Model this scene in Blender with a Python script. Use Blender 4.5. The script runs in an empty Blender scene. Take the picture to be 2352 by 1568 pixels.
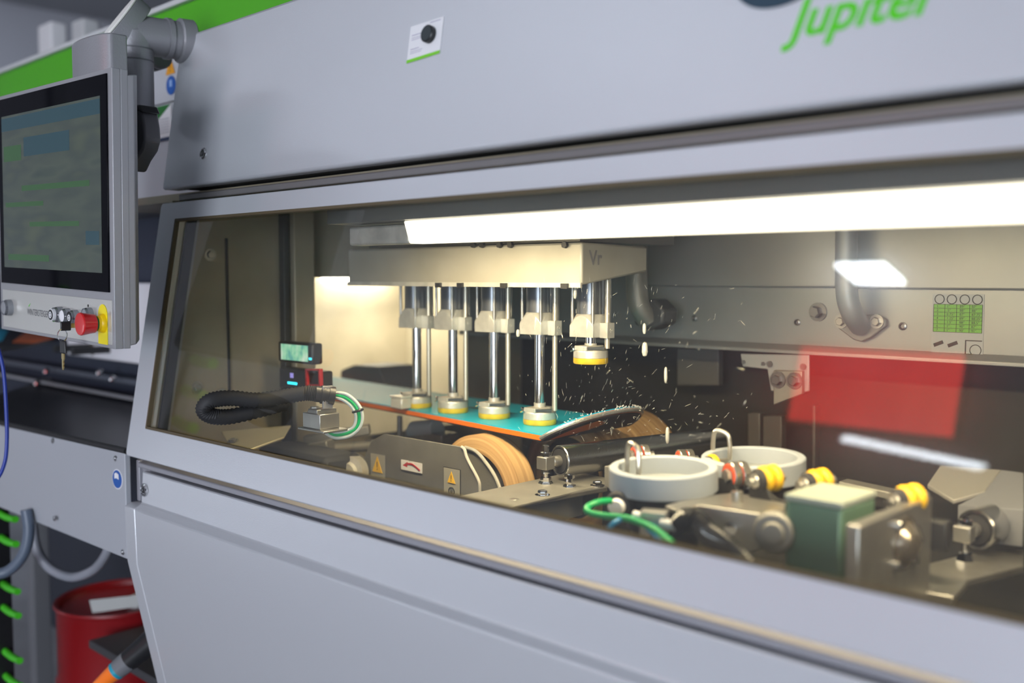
import bpy, bmesh, math, random
from mathutils import Vector as V, Matrix as Mx
R = math.radians
random.seed(7)
S = bpy.context.scene
COL = S.collection

# ------------------------------------------------------------------ camera, exposure, lights
F, CX, CY = 2287.0, 1176, 784
_nx = V((-2384, 147, -F)).normalized()
_y = V(((F*F+147*147)/2384, 147, -F)).normalized()
_x = -_nx
_z = _x.cross(_y)
EYE = V((0, 0, 1.45))
ROT = Mx((_x, _y, _z))                       # camera -> world
cam_d = bpy.data.cameras.new('camera'); cam = bpy.data.objects.new('camera', cam_d); COL.objects.link(cam)
cam.matrix_world = Mx.Translation(EYE) @ ROT.to_4x4()
cam_d.sensor_width = 36; cam_d.lens = F*36/2352; cam_d.clip_start = .02
cam_d.dof.use_dof = True; cam_d.dof.focus_distance = 1.68; cam_d.dof.aperture_fstop = 1.8
S.camera = cam
S.view_settings.view_transform = 'Standard'; S.view_settings.look = 'None'
S.view_settings.gamma = 1; S.view_settings.use_curve_mapping = False
S.view_settings.exposure = 0.0
S.cycles.use_denoising = True
S.cycles.max_bounces = 7; S.cycles.transparent_max_bounces = 12
S.cycles.sample_clamp_indirect = 6
S.cycles.caustics_reflective = False; S.cycles.caustics_refractive = False
W = bpy.data.worlds.new('world'); S.world = W; W.use_nodes = True
W.node_tree.nodes['Background'].inputs[0].default_value = (.55, .65, .9, 1)
W.node_tree.nodes['Background'].inputs[1].default_value = .12

def area(name, loc, target, sx, sy, power, col, spread=180):
    l = bpy.data.lights.new(name, 'AREA'); l.shape = 'RECTANGLE'; l.size = sx; l.size_y = sy
    l.energy = power; l.color = col; l.spread = R(spread)
    o = bpy.data.objects.new(name, l); COL.objects.link(o)
    o.location = loc; d = V(target)-V(loc)
    o.rotation_euler = d.to_track_quat('-Z', 'Y').to_euler()
    return o
COOL = (.80, .87, 1.0); WARM = (1.0, .80, .48)
area('ceiling_light', (-2.1, -.75, 2.94), (-1.7, .7, 1.2), 1.4, .3, 3, COOL, 150)
area('ceiling_light', (-4.2, -1.2, 3.04), (-3.6, .2, 1.0), 1.2, .3, 3, COOL)  # room fill added for the floor, out of view
area('ceiling_light', (-5.3, 1.6, 3.04), (-6.5, 1.8, 1.5), 1.2, .3, 16, COOL)  # added to light the far wall behind the rear module
area('added_side_fill', (2.93, -4.6, 1.35), (-1.5, .9, 1.2), 4.6, 1.9, 560, (.84,.90,1.0))  # unseen fill added to brighten the lower front panels

# ------------------------------------------------------------------ helpers
def ray(px, py): return ROT @ V((px-CX, CY-py, -F))
def P(px, py, X=None, Y=None, Z=None, D=None):
    d = ray(px, py)
    if X is not None: s = X/d.x
    elif Y is not None: s = Y/d.y
    elif Z is not None: s = (Z-EYE.z)/d.z
    else: s = D/F
    return EYE + s*d
def PP(px, py, q, n):
    d = ray(px, py); return EYE + d*((q-EYE).dot(n)/d.dot(n))

class B:
    def __init__(s): s.bm = bmesh.new()
    def face(s, vs):
        try: return s.bm.faces.new(vs)
        except ValueError: return None
    def box(s, x0, x1, y0, y1, z0, z1, m=None):
        c = [(x0,y0,z0),(x1,y0,z0),(x1,y1,z0),(x0,y1,z0),(x0,y0,z1),(x1,y0,z1),(x1,y1,z1),(x0,y1,z1)]
        v = [s.bm.verts.new((m @ V(p)) if m else p) for p in c]
        for f in ((3,2,1,0),(4,5,6,7),(0,1,5,4),(1,2,6,5),(2,3,7,6),(3,0,4,7)): s.face([v[i] for i in f])
        return s
    def bar(s, a, b, w, h, up=(0,0,1)):
        a = V(a); b = V(b); d = (b-a); L = d.length; d.normalize()
        u = V(up); sd = d.cross(u).normalized(); u = sd.cross(d)
        m = Mx.Translation(a) @ Mx((d, sd, u)).transposed().to_4x4()
        return s.box(0, L, -w/2, w/2, -h/2, h/2, m)
    def prism(s, pts, vec):
        pts = [V(p) for p in pts]; vec = V(vec)
        a = [s.bm.verts.new(p) for p in pts]; b = [s.bm.verts.new(p+vec) for p in pts]; n = len(pts)
        s.face(a); s.face(list(reversed(b)))
        for i in range(n): s.face([a[i], b[i], b[(i+1) % n], a[(i+1) % n]])
        return s
    def framed(s, outer, inner, vec):            # a frame: outer loop with a hole
        vec = V(vec); n = len(outer)
        o0 = [s.bm.verts.new(V(p)) for p in outer]; i0 = [s.bm.verts.new(V(p)) for p in inner]
        o1 = [s.bm.verts.new(V(p)+vec) for p in outer]; i1 = [s.bm.verts.new(V(p)+vec) for p in inner]
        for k in range(n):
            j = (k+1) % n
            s.face([o0[k], o0[j], i0[j], i0[k]]); s.face([o1[j], o1[k], i1[k], i1[j]])
            s.face([o0[j], o0[k], o1[k], o1[j]]); s.face([i0[k], i0[j], i1[j], i1[k]])
        return s
    def lathe(s, org, axis, prof, seg=32, closed=False):     # prof: (radius, height)
        org = V(org); ax = V(axis).normalized()
        u = ax.orthogonal().normalized(); w = ax.cross(u)
        rings = []
        for r, h in prof:
            if r < 1e-7: rings.append([s.bm.verts.new(org+ax*h)])
            else: rings.append([s.bm.verts.new(org+ax*h+(u*math.cos(2*math.pi*k/seg)+w*math.sin(2*math.pi*k/seg))*r) for k in range(seg)])
        prs = list(zip(rings, rings[1:]))
        if closed: prs.append((rings[-1], rings[0]))
        for a, b in prs:
            for k in range(seg):
                j = (k+1) % seg
                if len(a) == 1 and len(b) == 1: continue
                if len(a) == 1: s.face([a[0], b[j], b[k]])
                elif len(b) == 1: s.face([a[k], a[j], b[0]])
                else: s.face([a[k], a[j], b[j], b[k]])
        return s
    def cyl(s, a, b, r, r2=None, seg=24, bev=0):
        a = V(a); b = V(b); L = (b-a).length; r2 = r if r2 is None else r2
        if bev: pr = [(0,0),(r-bev,0),(r,bev),(r2,L-bev),(r2-bev,L),(0,L)]
        else: pr = [(0,0),(r,0),(r2,L),(0,L)]
        return s.lathe(a, b-a, pr, seg)
    def ring(s, org, axis, ro, ri, h, seg=48, bev=.0):
        e = bev
        return s.lathe(org, axis, [(ri,e),(ri+e,0),(ro-e,0),(ro,e),(ro,h-e),(ro-e,h),(ri+e,h),(ri,h-e)] if e else [(ri,0),(ro,0),(ro,h),(ri,h)], seg, True)
    def torus(s, c, axis, Rr, r, seg=32, n=10):
        return s.lathe(c, axis, [(Rr+r*math.cos(2*math.pi*k/n), r*math.sin(2*math.pi*k/n)) for k in range(n)], seg, True)
    def tube(s, pts, r, seg=10, smooth=6, rf=None, closed=False):
        pts = [V(p) for p in pts]
        if smooth:
            q = []
            n = len(pts)
            for i in range(n if closed else n-1):
                if closed: p0, p1, p2, p3 = pts[i-1], pts[i], pts[(i+1) % n], pts[(i+2) % n]
                else: p0, p1, p2, p3 = pts[max(i-1,0)], pts[i], pts[i+1], pts[min(i+2,n-1)]
                for k in range(smooth):
                    t = k/smooth
                    q.append(.5*((2*p1)+(p2-p0)*t+(2*p0-5*p1+4*p2-p3)*t*t+(3*p1-p0-3*p2+p3)*t**3))
            if not closed: q.append(pts[-1])
            pts = q
        n = len(pts); rings = []; u = None
        for i, p in enumerate(pts):
            if closed: d = (pts[(i+1) % n]-pts[i-1])
            else: d = pts[min(i+1,n-1)]-pts[max(i-1,0)]
            d.normalize()
            u = d.orthogonal().normalized() if u is None else (u-d*u.dot(d)).normalized()
            w = d.cross(u); rr = r*(rf(i) if rf else 1)
            rings.append([s.bm.verts.new(p+(u*math.cos(2*math.pi*k/seg)+w*math.sin(2*math.pi*k/seg))*rr) for k in range(seg)])
        for a, b in list(zip(rings, rings[1:]))+([(rings[-1], rings[0])] if closed else []):
            for k in range(seg): s.face([a[k], a[(k+1) % seg], b[(k+1) % seg], b[k]])
        if not closed: s.face(list(reversed(rings[0]))); s.face(rings[-1])
        return s
    def hexbolt(s, p, axis, r=.006, h=.005, washer=True):
        p = V(p); ax = V(axis).normalized()
        if washer: s.lathe(p, ax, [(0,0),(r*1.6,0),(r*1.6,h*.25),(0,h*.25)], 20); p = p+ax*h*.25
        s.lathe(p, ax, [(0,0),(r,0),(r,h*.8),(r*.85,h),(0,h)], 6)
        return s

WMX = {}
def thing(name, label, cat, loc=(0,0,0), group=None, m=None):
    o = bpy.data.objects.new(name, None); COL.objects.link(o)
    o.empty_display_size = .02
    o.matrix_world = m if m else Mx.Translation(V(loc)); WMX[o.name] = (m if m else Mx.Translation(V(loc))).copy()
    o['label'] = label; o['category'] = cat
    if group: o['group'] = group
    return o
def obj(name, b, mat, parent=None, bevel=0, local=False, ang=35, seg=2, label=None):
    bm = b.bm
    if parent is not None and not local: bm.transform(WMX[parent.name].inverted())
    bmesh.ops.recalc_face_normals(bm, faces=bm.faces)
    me = bpy.data.meshes.new(name); bm.to_mesh(me); bm.free()
    me.polygons.foreach_set('use_smooth', [True]*len(me.polygons))
    me.set_sharp_from_angle(angle=R(ang))
    o = bpy.data.objects.new(name, me); COL.objects.link(o)
    if mat: me.materials.append(mat)
    if parent is not None:
        o.parent = parent; WMX[o.name] = WMX[parent.name]
    else: WMX[o.name] = Mx()
    if bevel:
        md = o.modifiers.new('bevel', 'BEVEL'); md.width = bevel; md.segments = seg; md.limit_method = 'ANGLE'; md.angle_limit = R(40)
    if label: o['label'] = label
    return o
def tag(o, label, cat, group=None, kind=None):
    o['label'] = label; o['category'] = cat
    if group: o['group'] = group
    if kind: o['kind'] = kind
    return o
def copy_tree(o, parent=None):
    c = o.copy(); COL.objects.link(c); c.parent = parent
    for ch in list(o.children): copy_tree(ch, c)
    return c
def text(name, body, size, mat, parent, org, ux, uy, italic=0, bold=0, sx=1):
    cu = bpy.data.curves.new('t', 'FONT'); cu.body = body; cu.size = size; cu.extrude = 0; cu.shear = italic; cu.offset = bold
    t = bpy.data.objects.new('t', cu); COL.objects.link(t)
    dg = bpy.context.evaluated_depsgraph_get()
    me = bpy.data.meshes.new_from_object(t.evaluated_get(dg)); bpy.data.objects.remove(t)
    ux = V(ux).normalized(); uy = V(uy).normalized(); n = ux.cross(uy)
    m = Mx.Translation(V(org)) @ Mx((ux*sx, uy, n)).transposed().to_4x4()
    bm = bmesh.new(); bm.from_mesh(me); bm.transform(m)
    r = bmesh.ops.extrude_face_region(bm, geom=list(bm.faces)); 
    bmesh.ops.translate(bm, vec=n*size*.015, verts=[e for e in r['geom'] if isinstance(e, bmesh.types.BMVert)])
    b = B(); b.bm.free(); b.bm = bm
    return obj(name, b, mat, parent)

# ------------------------------------------------------------------ materials
MT = {}
def mat(name, col, rough=.5, metal=0, bump=0, bscale=200, var=0, vscale=8, vcol=None, emit=None, es=0, coat=0, spec=.5, aniso=0):
    if name in MT: return MT[name]
    m = bpy.data.materials.new(name); m.use_nodes = True; MT[name] = m
    nt = m.node_tree; N = nt.nodes; L = nt.links; p = N['Principled BSDF']
    p.inputs['Base Color'].default_value = (*col, 1); p.inputs['Roughness'].default_value = rough
    p.inputs['Metallic'].default_value = metal; p.inputs['Coat Weight'].default_value = coat
    p.inputs['Specular IOR Level'].default_value = spec
    if emit: p.inputs['Emission Color'].default_value = (*emit, 1); p.inputs['Emission Strength'].default_value = es
    tc = N.new('ShaderNodeTexCoord')
    if var:
        n = N.new('ShaderNodeTexNoise'); n.inputs['Scale'].default_value = vscale; n.inputs['Detail'].default_value = 6
        L.new(tc.outputs['Object'], n.inputs['Vector'])
        rp = N.new('ShaderNodeValToRGB'); vc = vcol or tuple(c*.55 for c in col)
        rp.color_ramp.elements[0].position = .5-var*.5; rp.color_ramp.elements[1].position = .5+.25
        rp.color_ramp.elements[0].color = (*vc, 1); rp.color_ramp.elements[1].color = (*col, 1)
        L.new(n.outputs[0], rp.inputs[0]); L.new(rp.outputs[0], p.inputs['Base Color'])
        mr = N.new('ShaderNodeMapRange'); mr.inputs[3].default_value = min(1, rough+.15); mr.inputs[4].default_value = max(.05, rough-.08)
        L.new(n.outputs[0], mr.inputs[0]); L.new(mr.outputs[0], p.inputs['Roughness'])
    if bump:
        n2 = N.new('ShaderNodeTexNoise'); n2.inputs['Scale'].default_value = bscale; n2.inputs['Detail'].default_value = 3
        L.new(tc.outputs['Object'], n2.inputs['Vector'])
        bp = N.new('ShaderNodeBump'); bp.inputs['Strength'].default_value = bump; bp.inputs['Distance'].default_value = .0006
        L.new(n2.outputs[0], bp.inputs['Height']); L.new(bp.outputs[0], p.inputs['Normal'])
    return m
PAINT = mat('grey_powder_coat', (.62, .635, .67), .36, .35, .35, 700)
PAINT2 = mat('light_grey_paint', (.60, .61, .62), .45, 0, .15, 500)
DPAINT = mat('dark_grey_paint', (.16, .165, .18), .5, 0, .2, 300)
ARMP = mat('silver_hammer_paint', (.30, .30, .32), .38, .3, .6, 260)
ALU = mat('anodised_aluminium', (.36, .36, .38), .48, .4, .1, 900)
ALUW = mat('cast_aluminium', (.80, .78, .70), .36, .45, .25, 260, var=.5, vscale=30, vcol=(.45,.44,.4))
STEEL = mat('machined_steel', (.5, .49, .46), .33, .85, .15, 120, var=.6, vscale=18, vcol=(.28,.27,.25))
DIRTY = mat('gritty_sheet_steel', (.33, .32, .29), .5, .55, .5, 350, var=.7, vscale=9, vcol=(.16,.155,.14))
CHROME = mat('chrome', (.78, .78, .79), .09, 1)
CHROMEW = mat('wet_chrome', (.62, .62, .62), .22, 1, .35, 500)
BLACK = mat('black_plastic', (.012, .012, .014), .38)
RUBBER = mat('black_rubber', (.02, .02, .022), .65)
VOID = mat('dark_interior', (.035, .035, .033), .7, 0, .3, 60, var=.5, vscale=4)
NAVY = mat('dark_blue_seal', (.03, .035, .06), .5)
RED = mat('red_plastic', (.62, .01, .012), .3, coat=.4)
YEL = mat('yellow_rubber', (.85, .50, .01), .42)
YELG = mat('yellow_label', (.86, .72, .01), .5)
YPAD = mat('yellow_pad', (.80, .58, .03), .4, 0, .3, 90, var=.4, vscale=60, vcol=(.6,.36,.02))
GREEN = mat('machine_green', (.075, .42, .004), .4, 0, .1, 400)
GRN = mat('green_rubber', (.07, .55, .02), .4)
GHOSE = mat('green_hose', (.0, .42, .12), .3)
BHOSE = mat('blue_hose', (.01, .22, .5), .3)
WHT = mat('white_paper', (.80, .80, .82), .6)
WHOSE = mat('translucent_hose', (.55, .60, .58), .3)
GREYPL = mat('grey_plastic', (.27, .28, .30), .42)
RINGG = mat('grey_grinding_ring', (.34, .375, .42), .55, 0, .3, 300)
BOARDB = mat('blue_topsheet', (.008, .46, .68), .45, coat=.1, spec=.3)
ORANGE = mat('orange_graphic', (1, .20, .01), .35, coat=.3)
BASEK = mat('black_base', (.012, .011, .012), .5, 0, .1, 80)
LOGOG = mat('logo_green', (.09, .62, .01), .5)
LOGOD = mat('logo_dark', (.02, .05, .08), .5)
INK = mat('black_ink', (.012, .012, .012), .5)
REDI = mat('red_ink', (.5, .012, .02), .5)
BLUI = mat('blue_sign', (.01, .09, .38), .5)
ORI = mat('warning_orange', (.75, .32, .01), .5)
WARNY = mat('warning_yellow', (.85, .50, .01), .5)
BRASS = mat('brass_key', (.55, .43, .2), .3, .9)
ORUB = mat('orange_rubber', (.75, .09, .03), .45)
DRUMR = mat('drum_red', (.24, .004, .007), .4)
WALLM = mat('painted_wall', (.36, .37, .41), .8, 0, .2, 40)
FLOORM = mat('shop_floor', (.34, .35, .37), .6, 0, .2, 30, var=.5, vscale=2)
CEILM = mat('ceiling_paint', (.35, .36, .38), .9)
BEIGE = mat('splashed_beige_panel', (.66, .60, .46), .55, 0, .5, 40, var=.8, vscale=7, vcol=(.40,.35,.25))
CHWALL = mat('stained_steel_wall', (.42, .375, .28), .45, .3, .3, 50, var=.6, vscale=5, vcol=(.26,.22,.15))
BEAMM = mat('wet_steel_beam', (.33, .335, .33), .36, .5, .25, 90, var=.6, vscale=3, vcol=(.23,.235,.23))
TAN = mat('tan_abrasive', (.62, .40, .19), .7, 0, .4, 300)

def wheel_mat():
    m = bpy.data.materials.new('tan_grinding_stone'); m.use_nodes = True; nt = m.node_tree; N = nt.nodes; L = nt.links; p = N['Principled BSDF']
    tc = N.new('ShaderNodeTexCoord'); sp = N.new('ShaderNodeSeparateXYZ'); L.new(tc.outputs['Object'], sp.inputs[0])
    cb = N.new('ShaderNodeCombineXYZ'); L.new(sp.outputs[0], cb.inputs[0]); L.new(sp.outputs[2], cb.inputs[1])
    ln = N.new('ShaderNodeVectorMath'); ln.operation = 'LENGTH'; L.new(cb.outputs[0], ln.inputs[0])
    c2 = N.new('ShaderNodeCombineXYZ'); L.new(ln.outputs['Value'], c2.inputs[0]); L.new(sp.outputs[1], c2.inputs[1])
    n = N.new('ShaderNodeTexNoise'); n.inputs['Scale'].default_value = 130; n.inputs['Detail'].default_value = 4; L.new(c2.outputs[0], n.inputs['Vector'])
    rp = N.new('ShaderNodeValToRGB'); rp.color_ramp.elements[0].position = .35; rp.color_ramp.elements[1].position = .68
    rp.color_ramp.elements[0].color = (.36, .20, .075, 1); rp.color_ramp.elements[1].color = (.72, .47, .22, 1)
    L.new(n.outputs[0], rp.inputs[0]); L.new(rp.outputs[0], p.inputs['Base Color']); p.inputs['Roughness'].default_value = .6
    return m
STONE = wheel_mat()

def glass_mat():
    m = bpy.data.materials.new('splashed_window_glass'); m.use_nodes = True; nt = m.node_tree; N = nt.nodes; L = nt.links
    N.remove(N['Principled BSDF']); out = N['Material Output']
    tr = N.new('ShaderNodeBsdfTransparent'); tr.inputs[0].default_value = (.95, .96, .95, 1)
    gl = N.new('ShaderNodeBsdfGlossy'); gl.inputs['Roughness'].default_value = .015
    fr = N.new('ShaderNodeLayerWeight'); fr.inputs[0].default_value = .5      # Facing is the same from both sides of the thin pane
    pw = N.new('ShaderNodeMath'); pw.operation = 'POWER'; pw.inputs[1].default_value = 5; L.new(fr.outputs['Facing'], pw.inputs[0])
    mu = N.new('ShaderNodeMath'); mu.operation = 'MULTIPLY_ADD'; mu.inputs[1].default_value = .95; mu.inputs[2].default_value = .045; L.new(pw.outputs[0], mu.inputs[0])
    mx = N.new('ShaderNodeMixShader'); L.new(mu.outputs[0], mx.inputs[0]); L.new(tr.outputs[0], mx.inputs[1]); L.new(gl.outputs[0], mx.inputs[2])
    g2 = N.new('ShaderNodeBsdfGlossy'); g2.inputs['Roughness'].default_value = .16
    nz = N.new('ShaderNodeTexNoise'); nz.inputs['Scale'].default_value = 4; nz.inputs['Detail'].default_value = 4
    rz = N.new('ShaderNodeMapRange'); rz.inputs[1].default_value = .35; rz.inputs[2].default_value = .7; rz.inputs[3].default_value = .014; rz.inputs[4].default_value = .04; L.new(nz.outputs[0], rz.inputs[0])
    mg_ = N.new('ShaderNodeMixShader'); L.new(rz.outputs[0], mg_.inputs[0]); L.new(mx.outputs[0], mg_.inputs[1]); L.new(g2.outputs[0], mg_.inputs[2]); mx = mg_
    df = N.new('ShaderNodeBsdfDiffuse'); df.inputs[0].default_value = (.8, .78, .7, 1)
    tl = N.new('ShaderNodeBsdfTranslucent'); tl.inputs[0].default_value = (.9, .88, .78, 1)
    md = N.new('ShaderNodeMixShader'); md.inputs[0].default_value = .6; L.new(df.outputs[0], md.inputs[1]); L.new(tl.outputs[0], md.inputs[2])
    tc = N.new('ShaderNodeTexCoord'); mp = N.new('ShaderNodeMapping'); mp.inputs['Scale'].default_value = (1, 1, .25); L.new(tc.outputs['Object'], mp.inputs[0])
    vo = N.new('ShaderNodeTexVoronoi'); vo.inputs['Scale'].default_value = 160; L.new(tc.outputs['Object'], vo.inputs['Vector'])
    r1 = N.new('ShaderNodeValToRGB'); r1.color_ramp.elements[0].position = .0; r1.color_ramp.elements[0].color = (1,1,1,1); r1.color_ramp.elements[1].position = .16; r1.color_ramp.elements[1].color = (0,0,0,1)
    L.new(vo.outputs['Distance'], r1.inputs[0])
    n1 = N.new('ShaderNodeTexNoise'); n1.inputs['Scale'].default_value = 9; n1.inputs['Detail'].default_value = 5; L.new(mp.outputs[0], n1.inputs['Vector'])
    r2 = N.new('ShaderNodeMapRange'); r2.inputs[1].default_value = .5; r2.inputs[2].default_value = .75; L.new(n1.outputs[0], r2.inputs[0])
    a = N.new('ShaderNodeMath'); a.operation = 'MULTIPLY'; L.new(r1.outputs[0], a.inputs[0]); L.new(r2.outputs[0], a.inputs[1])
    n3 = N.new('ShaderNodeTexNoise'); n3.inputs['Scale'].default_value = 3; n3.inputs['Detail'].default_value = 4; L.new(mp.outputs[0], n3.inputs['Vector'])
    r3 = N.new('ShaderNodeMapRange'); r3.inputs[1].default_value = .35; r3.inputs[2].default_value = .8; r3.inputs[3].default_value = .003; r3.inputs[4].default_value = .022; L.new(n3.outputs[0], r3.inputs[0])
    b = N.new('ShaderNodeMath'); b.operation = 'MULTIPLY_ADD'; b.inputs[1].default_value = .35; L.new(a.outputs[0], b.inputs[0]); L.new(r3.outputs[0], b.inputs[2])
    fx = N.new('ShaderNodeMixShader'); L.new(b.outputs[0], fx.inputs[0]); L.new(mx.outputs[0], fx.inputs[1]); L.new(md.outputs[0], fx.inputs[2])
    L.new(fx.outputs[0], out.inputs[0]); return m
GLASS = glass_mat()

def emis(name, col, st):
    m = bpy.data.materials.new(name); m.use_nodes = True; p = m.node_tree.nodes['Principled BSDF']
    p.inputs['Base Color'].default_value = (*col, 1); p.inputs['Emission Color'].default_value = (*col, 1); p.inputs['Emission Strength'].default_value = st
    return m
def pattern_emis(name, cols, scale, st, kind='noise', rough=.12, sc=(1,1,1), detail=2):
    m = bpy.data.materials.new(name); m.use_nodes = True; nt = m.node_tree; N = nt.nodes; L = nt.links; p = N['Principled BSDF']
    tc = N.new('ShaderNodeTexCoord'); mp = N.new('ShaderNodeMapping'); mp.inputs['Scale'].default_value = sc; L.new(tc.outputs['Object'], mp.inputs[0])
    n = N.new('ShaderNodeTexNoise'); n.inputs['Scale'].default_value = scale; n.inputs['Detail'].default_value = detail; L.new(mp.outputs[0], n.inputs['Vector'])
    rp = N.new('ShaderNodeValToRGB'); k = len(cols)
    rp.color_ramp.elements[0].position = .3; rp.color_ramp.elements[0].color = (*cols[0], 1)
    rp.color_ramp.elements[1].position = .7; rp.color_ramp.elements[1].color = (*cols[-1], 1)
    for i in range(1, k-1):
        e = rp.color_ramp.elements.new(.3+.4*i/(k-1)); e.color = (*cols[i], 1)
    L.new(n.outputs[0], rp.inputs[0]); L.new(rp.outputs[0], p.inputs['Emission Color']); p.inputs['Emission Strength'].default_value = st
    p.inputs['Base Color'].default_value = (.02, .02, .02, 1); p.inputs['Roughness'].default_value = rough
    return m

XL, XR = -1.84, .5
# ------------------------------------------------------------------ room
def struct(name, b, m, bevel=0):
    o = obj(name, b, m, None, bevel); o['kind'] = 'structure'; return o
struct('floor', B().box(-7, 3, -11, 4, -.1, 0), FLOORM)
struct('ceiling', B().box(-7, 3, -11, 4, 3.25, 3.35), CEILM)
struct('wall_left', B().box(-7.1, -7, -11, 4, 0, 3.25), WALLM)
struct('wall_back', B().box(-7, 3, 4, 4.1, 0, 3.25), WALLM)
struct('wall_right', B().box(3, 3.1, -11, 4, 0, 3.25), WALLM)
struct('wall_front', B().box(-7, 3, -11.1, -11, 0, 3.25), WALLM)

def ceil_lamp(c, dirv, L_, w, st, label):
    t = thing('ceiling_lamp', label, 'lamp', c); d = V(dirv).normalized()
    sd = V((-d.y, d.x, 0)); c = V(c)
    obj('lamp_housing', B().bar(c-d*L_/2+V((0,0,.05)), c+d*L_/2+V((0,0,.05)), w+.04, .06), PAINT2, t, .004)
    obj('lamp_rod', B().cyl(c+V((0,0,.08)), (c.x, c.y, 3.26), .006), STEEL, t)
    obj('diffuser', B().bar(c-d*(L_/2-.01)+V((0,0,.01)), c+d*(L_/2-.01)+V((0,0,.01)), w, .02), emis('lamp_diffuser', (.86, .93, 1), st), t)
ceil_lamp((-2.45, -3.36, 3.0), (1, 0, 0), .30, .30, 42, 'short square ceiling lamp mirrored as a white blob in the glass')
ceil_lamp((-4.35, -9.1, 3.0), (1.2, -.75, 0), 1.5, .35, 16, 'long ceiling lamp mirrored low in the glass as a slanting streak')
ceil_lamp((-2.1, -.75, 2.97), (1, 0, 0), 1.4, .3, 1.6, 'ceiling lamp hanging nearest in front of the grinding machine')
ceil_lamp((-4.2, -1.2, 3.07), (1, 0, 0), 1.2, .3, 1.6, 'added unseen ceiling lamp lighting the floor before the far infeed end')
ceil_lamp((-5.3, 1.6, 3.07), (1, 0, 0), 1.2, .3, 3, 'added unseen ceiling lamp brightening the wall beyond the rear module')
wo2 = struct('added_glow_panel_2', B().framed([(2.99,-7.0,.3),(2.99,-2.2,.3),(2.99,-2.2,2.4),(2.99,-7.0,2.4)], [(2.99,-6.9,.4),(2.99,-2.3,.4),(2.99,-2.3,2.3),(2.99,-6.9,2.3)], (-.05,0,0)), PAINT2)  # added glowing panel that goes with the side fill, out of view
obj('glow_panel_face', B().box(2.975, 2.985, -6.9, -2.3, .4, 2.3), emis('added_cool_glow_side', (.86, .92, 1), 3), wo2)
wf = B().framed([(-6.99,-9.5,.25),(-6.99,-2.2,.25),(-6.99,-2.2,1.15),(-6.99,-9.5,1.15)], [(-6.99,-9.42,.33),(-6.99,-2.28,.33),(-6.99,-2.28,1.07),(-6.99,-9.42,1.07)], (.05,0,0))
wo = struct('added_glow_panel_1', wf, PAINT2)  # low glowing panel added to put sheen on the lower door frame
obj('glow_panel_face', B().box(-6.985, -6.975, -9.42, -2.28, .33, 1.07), emis('added_cool_glow', (.86, .92, 1), 2.6), wo)
t = thing('red_glow_board', 'large red glowing board, stand-in for the red surface mirrored in the glass', 'board', (-2.9, -4.5, 2.5))
REDGLOW = pattern_emis('red_glow_face', [(.75, .02, .02), (1, .05, .04)], 2.5, 5.5, sc=(1,1,.3))  # glow added so the red stand-in shows mirrored in the glass
obj('board_face', B().box(-3.42, -2.25, -4.52, -4.5, 2.32, 2.90), REDGLOW, t)
obj('board_frame', B().framed([(-3.44,-4.48,2.30),(-2.23,-4.48,2.30),(-2.23,-4.48,2.92),(-3.44,-4.48,2.92)], [(-3.40,-4.48,2.34),(-2.27,-4.48,2.34),(-2.27,-4.48,2.88),(-3.40,-4.48,2.88)], (0,-.06,0)), BLACK, t)
for x in (-3.2,-2.5): obj('hanger', B().cyl((x,-4.5,2.91), (x,-4.5,3.26), .005), STEEL, t)

# ------------------------------------------------------------------ machine housing
GM = thing('grinding_machine', 'large grey ski grinding machine with a tilted window door and lit chamber', 'machine', (-.7, 1.5, 0))
def prof(pts, x0, x1):                                  # (y,z) outline swept along X
    return B().prism([(x0, y, z) for y, z in pts], (x1-x0, 0, 0))
up = obj('upper_panel', prof([(.932,1.619),(.979,1.919),(1.02,1.919),(.972,1.619)], XL, XR), PAINT, GM, .006)
nup = V((0, -.3, .047)).normalized(); qup = V((XL, .932, 1.619))
UU = V((1,0,0)); VU = V((0, .047, .3)).normalized()
def UP(px, py): return PP(px, py, qup, nup)
def camlock(name, p, n, parent, r=.011):
    b = B().lathe(p, n, [(0,0),(r,0),(r,.002),(r*.8,.004),(r*.72,.004),(r*.66,.0015),(0,.0015)], 28)
    o = obj(name, b, CHROME, parent, label='chrome quarter-turn lock')
    obj('lock_slot', B().lathe(V(p)+V(n)*.0015, n, [(0,0),(r*.5,0),(r*.5,.0012),(0,.0012)], 6), BLACK, o)
camlock('panel_lock', UP(468, 353), nup, up)
p = UP(1812, 88)
ll = text('green_lettering', 'Jupiter', .055, LOGOG, up, p+nup*.0003, UU, VU, italic=.3, bold=.0010)
text('dark_lettering', 'CO', .11, LOGOD, up, UP(1672, 34)+nup*.0003, UU, VU, bold=.002, sx=1.25)
# roof of the machine, green band along its top
obj('green_band', B().box(-4.6, XR, 1.10, 1.13, P(380,121,Y=1.1).z, P(100,133,Y=1.1).z), GREEN, GM, .003)
ztop = P(100,133,Y=1.1).z
obj('roof_edge', B().box(-4.6, XR, 1.09, 2.3, ztop, ztop+.012), PAINT2, GM, .002)
obj('upper_cap', B().prism([(XL+.02,1.0,1.915),(XL+.02,1.13,1.915),(XL+.02,1.13,P(380,121,Y=1.1).z)], (XR-XL-.02,0,0)), DPAINT, GM)
# gap between upper panel and door
obj('gap_channel', B().box(XL+.045, XR, .99, 1.01, 1.575, 1.66).box(XL+.045, XR, .955, 1.0, 1.6185, 1.624), VOID, GM)
obj('gap_rail', B().box(XL+.03, XR, .952, .985, 1.598, 1.6095), mat('rail_grey', (.20,.19,.19), .4, .2), GM, .002)
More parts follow.
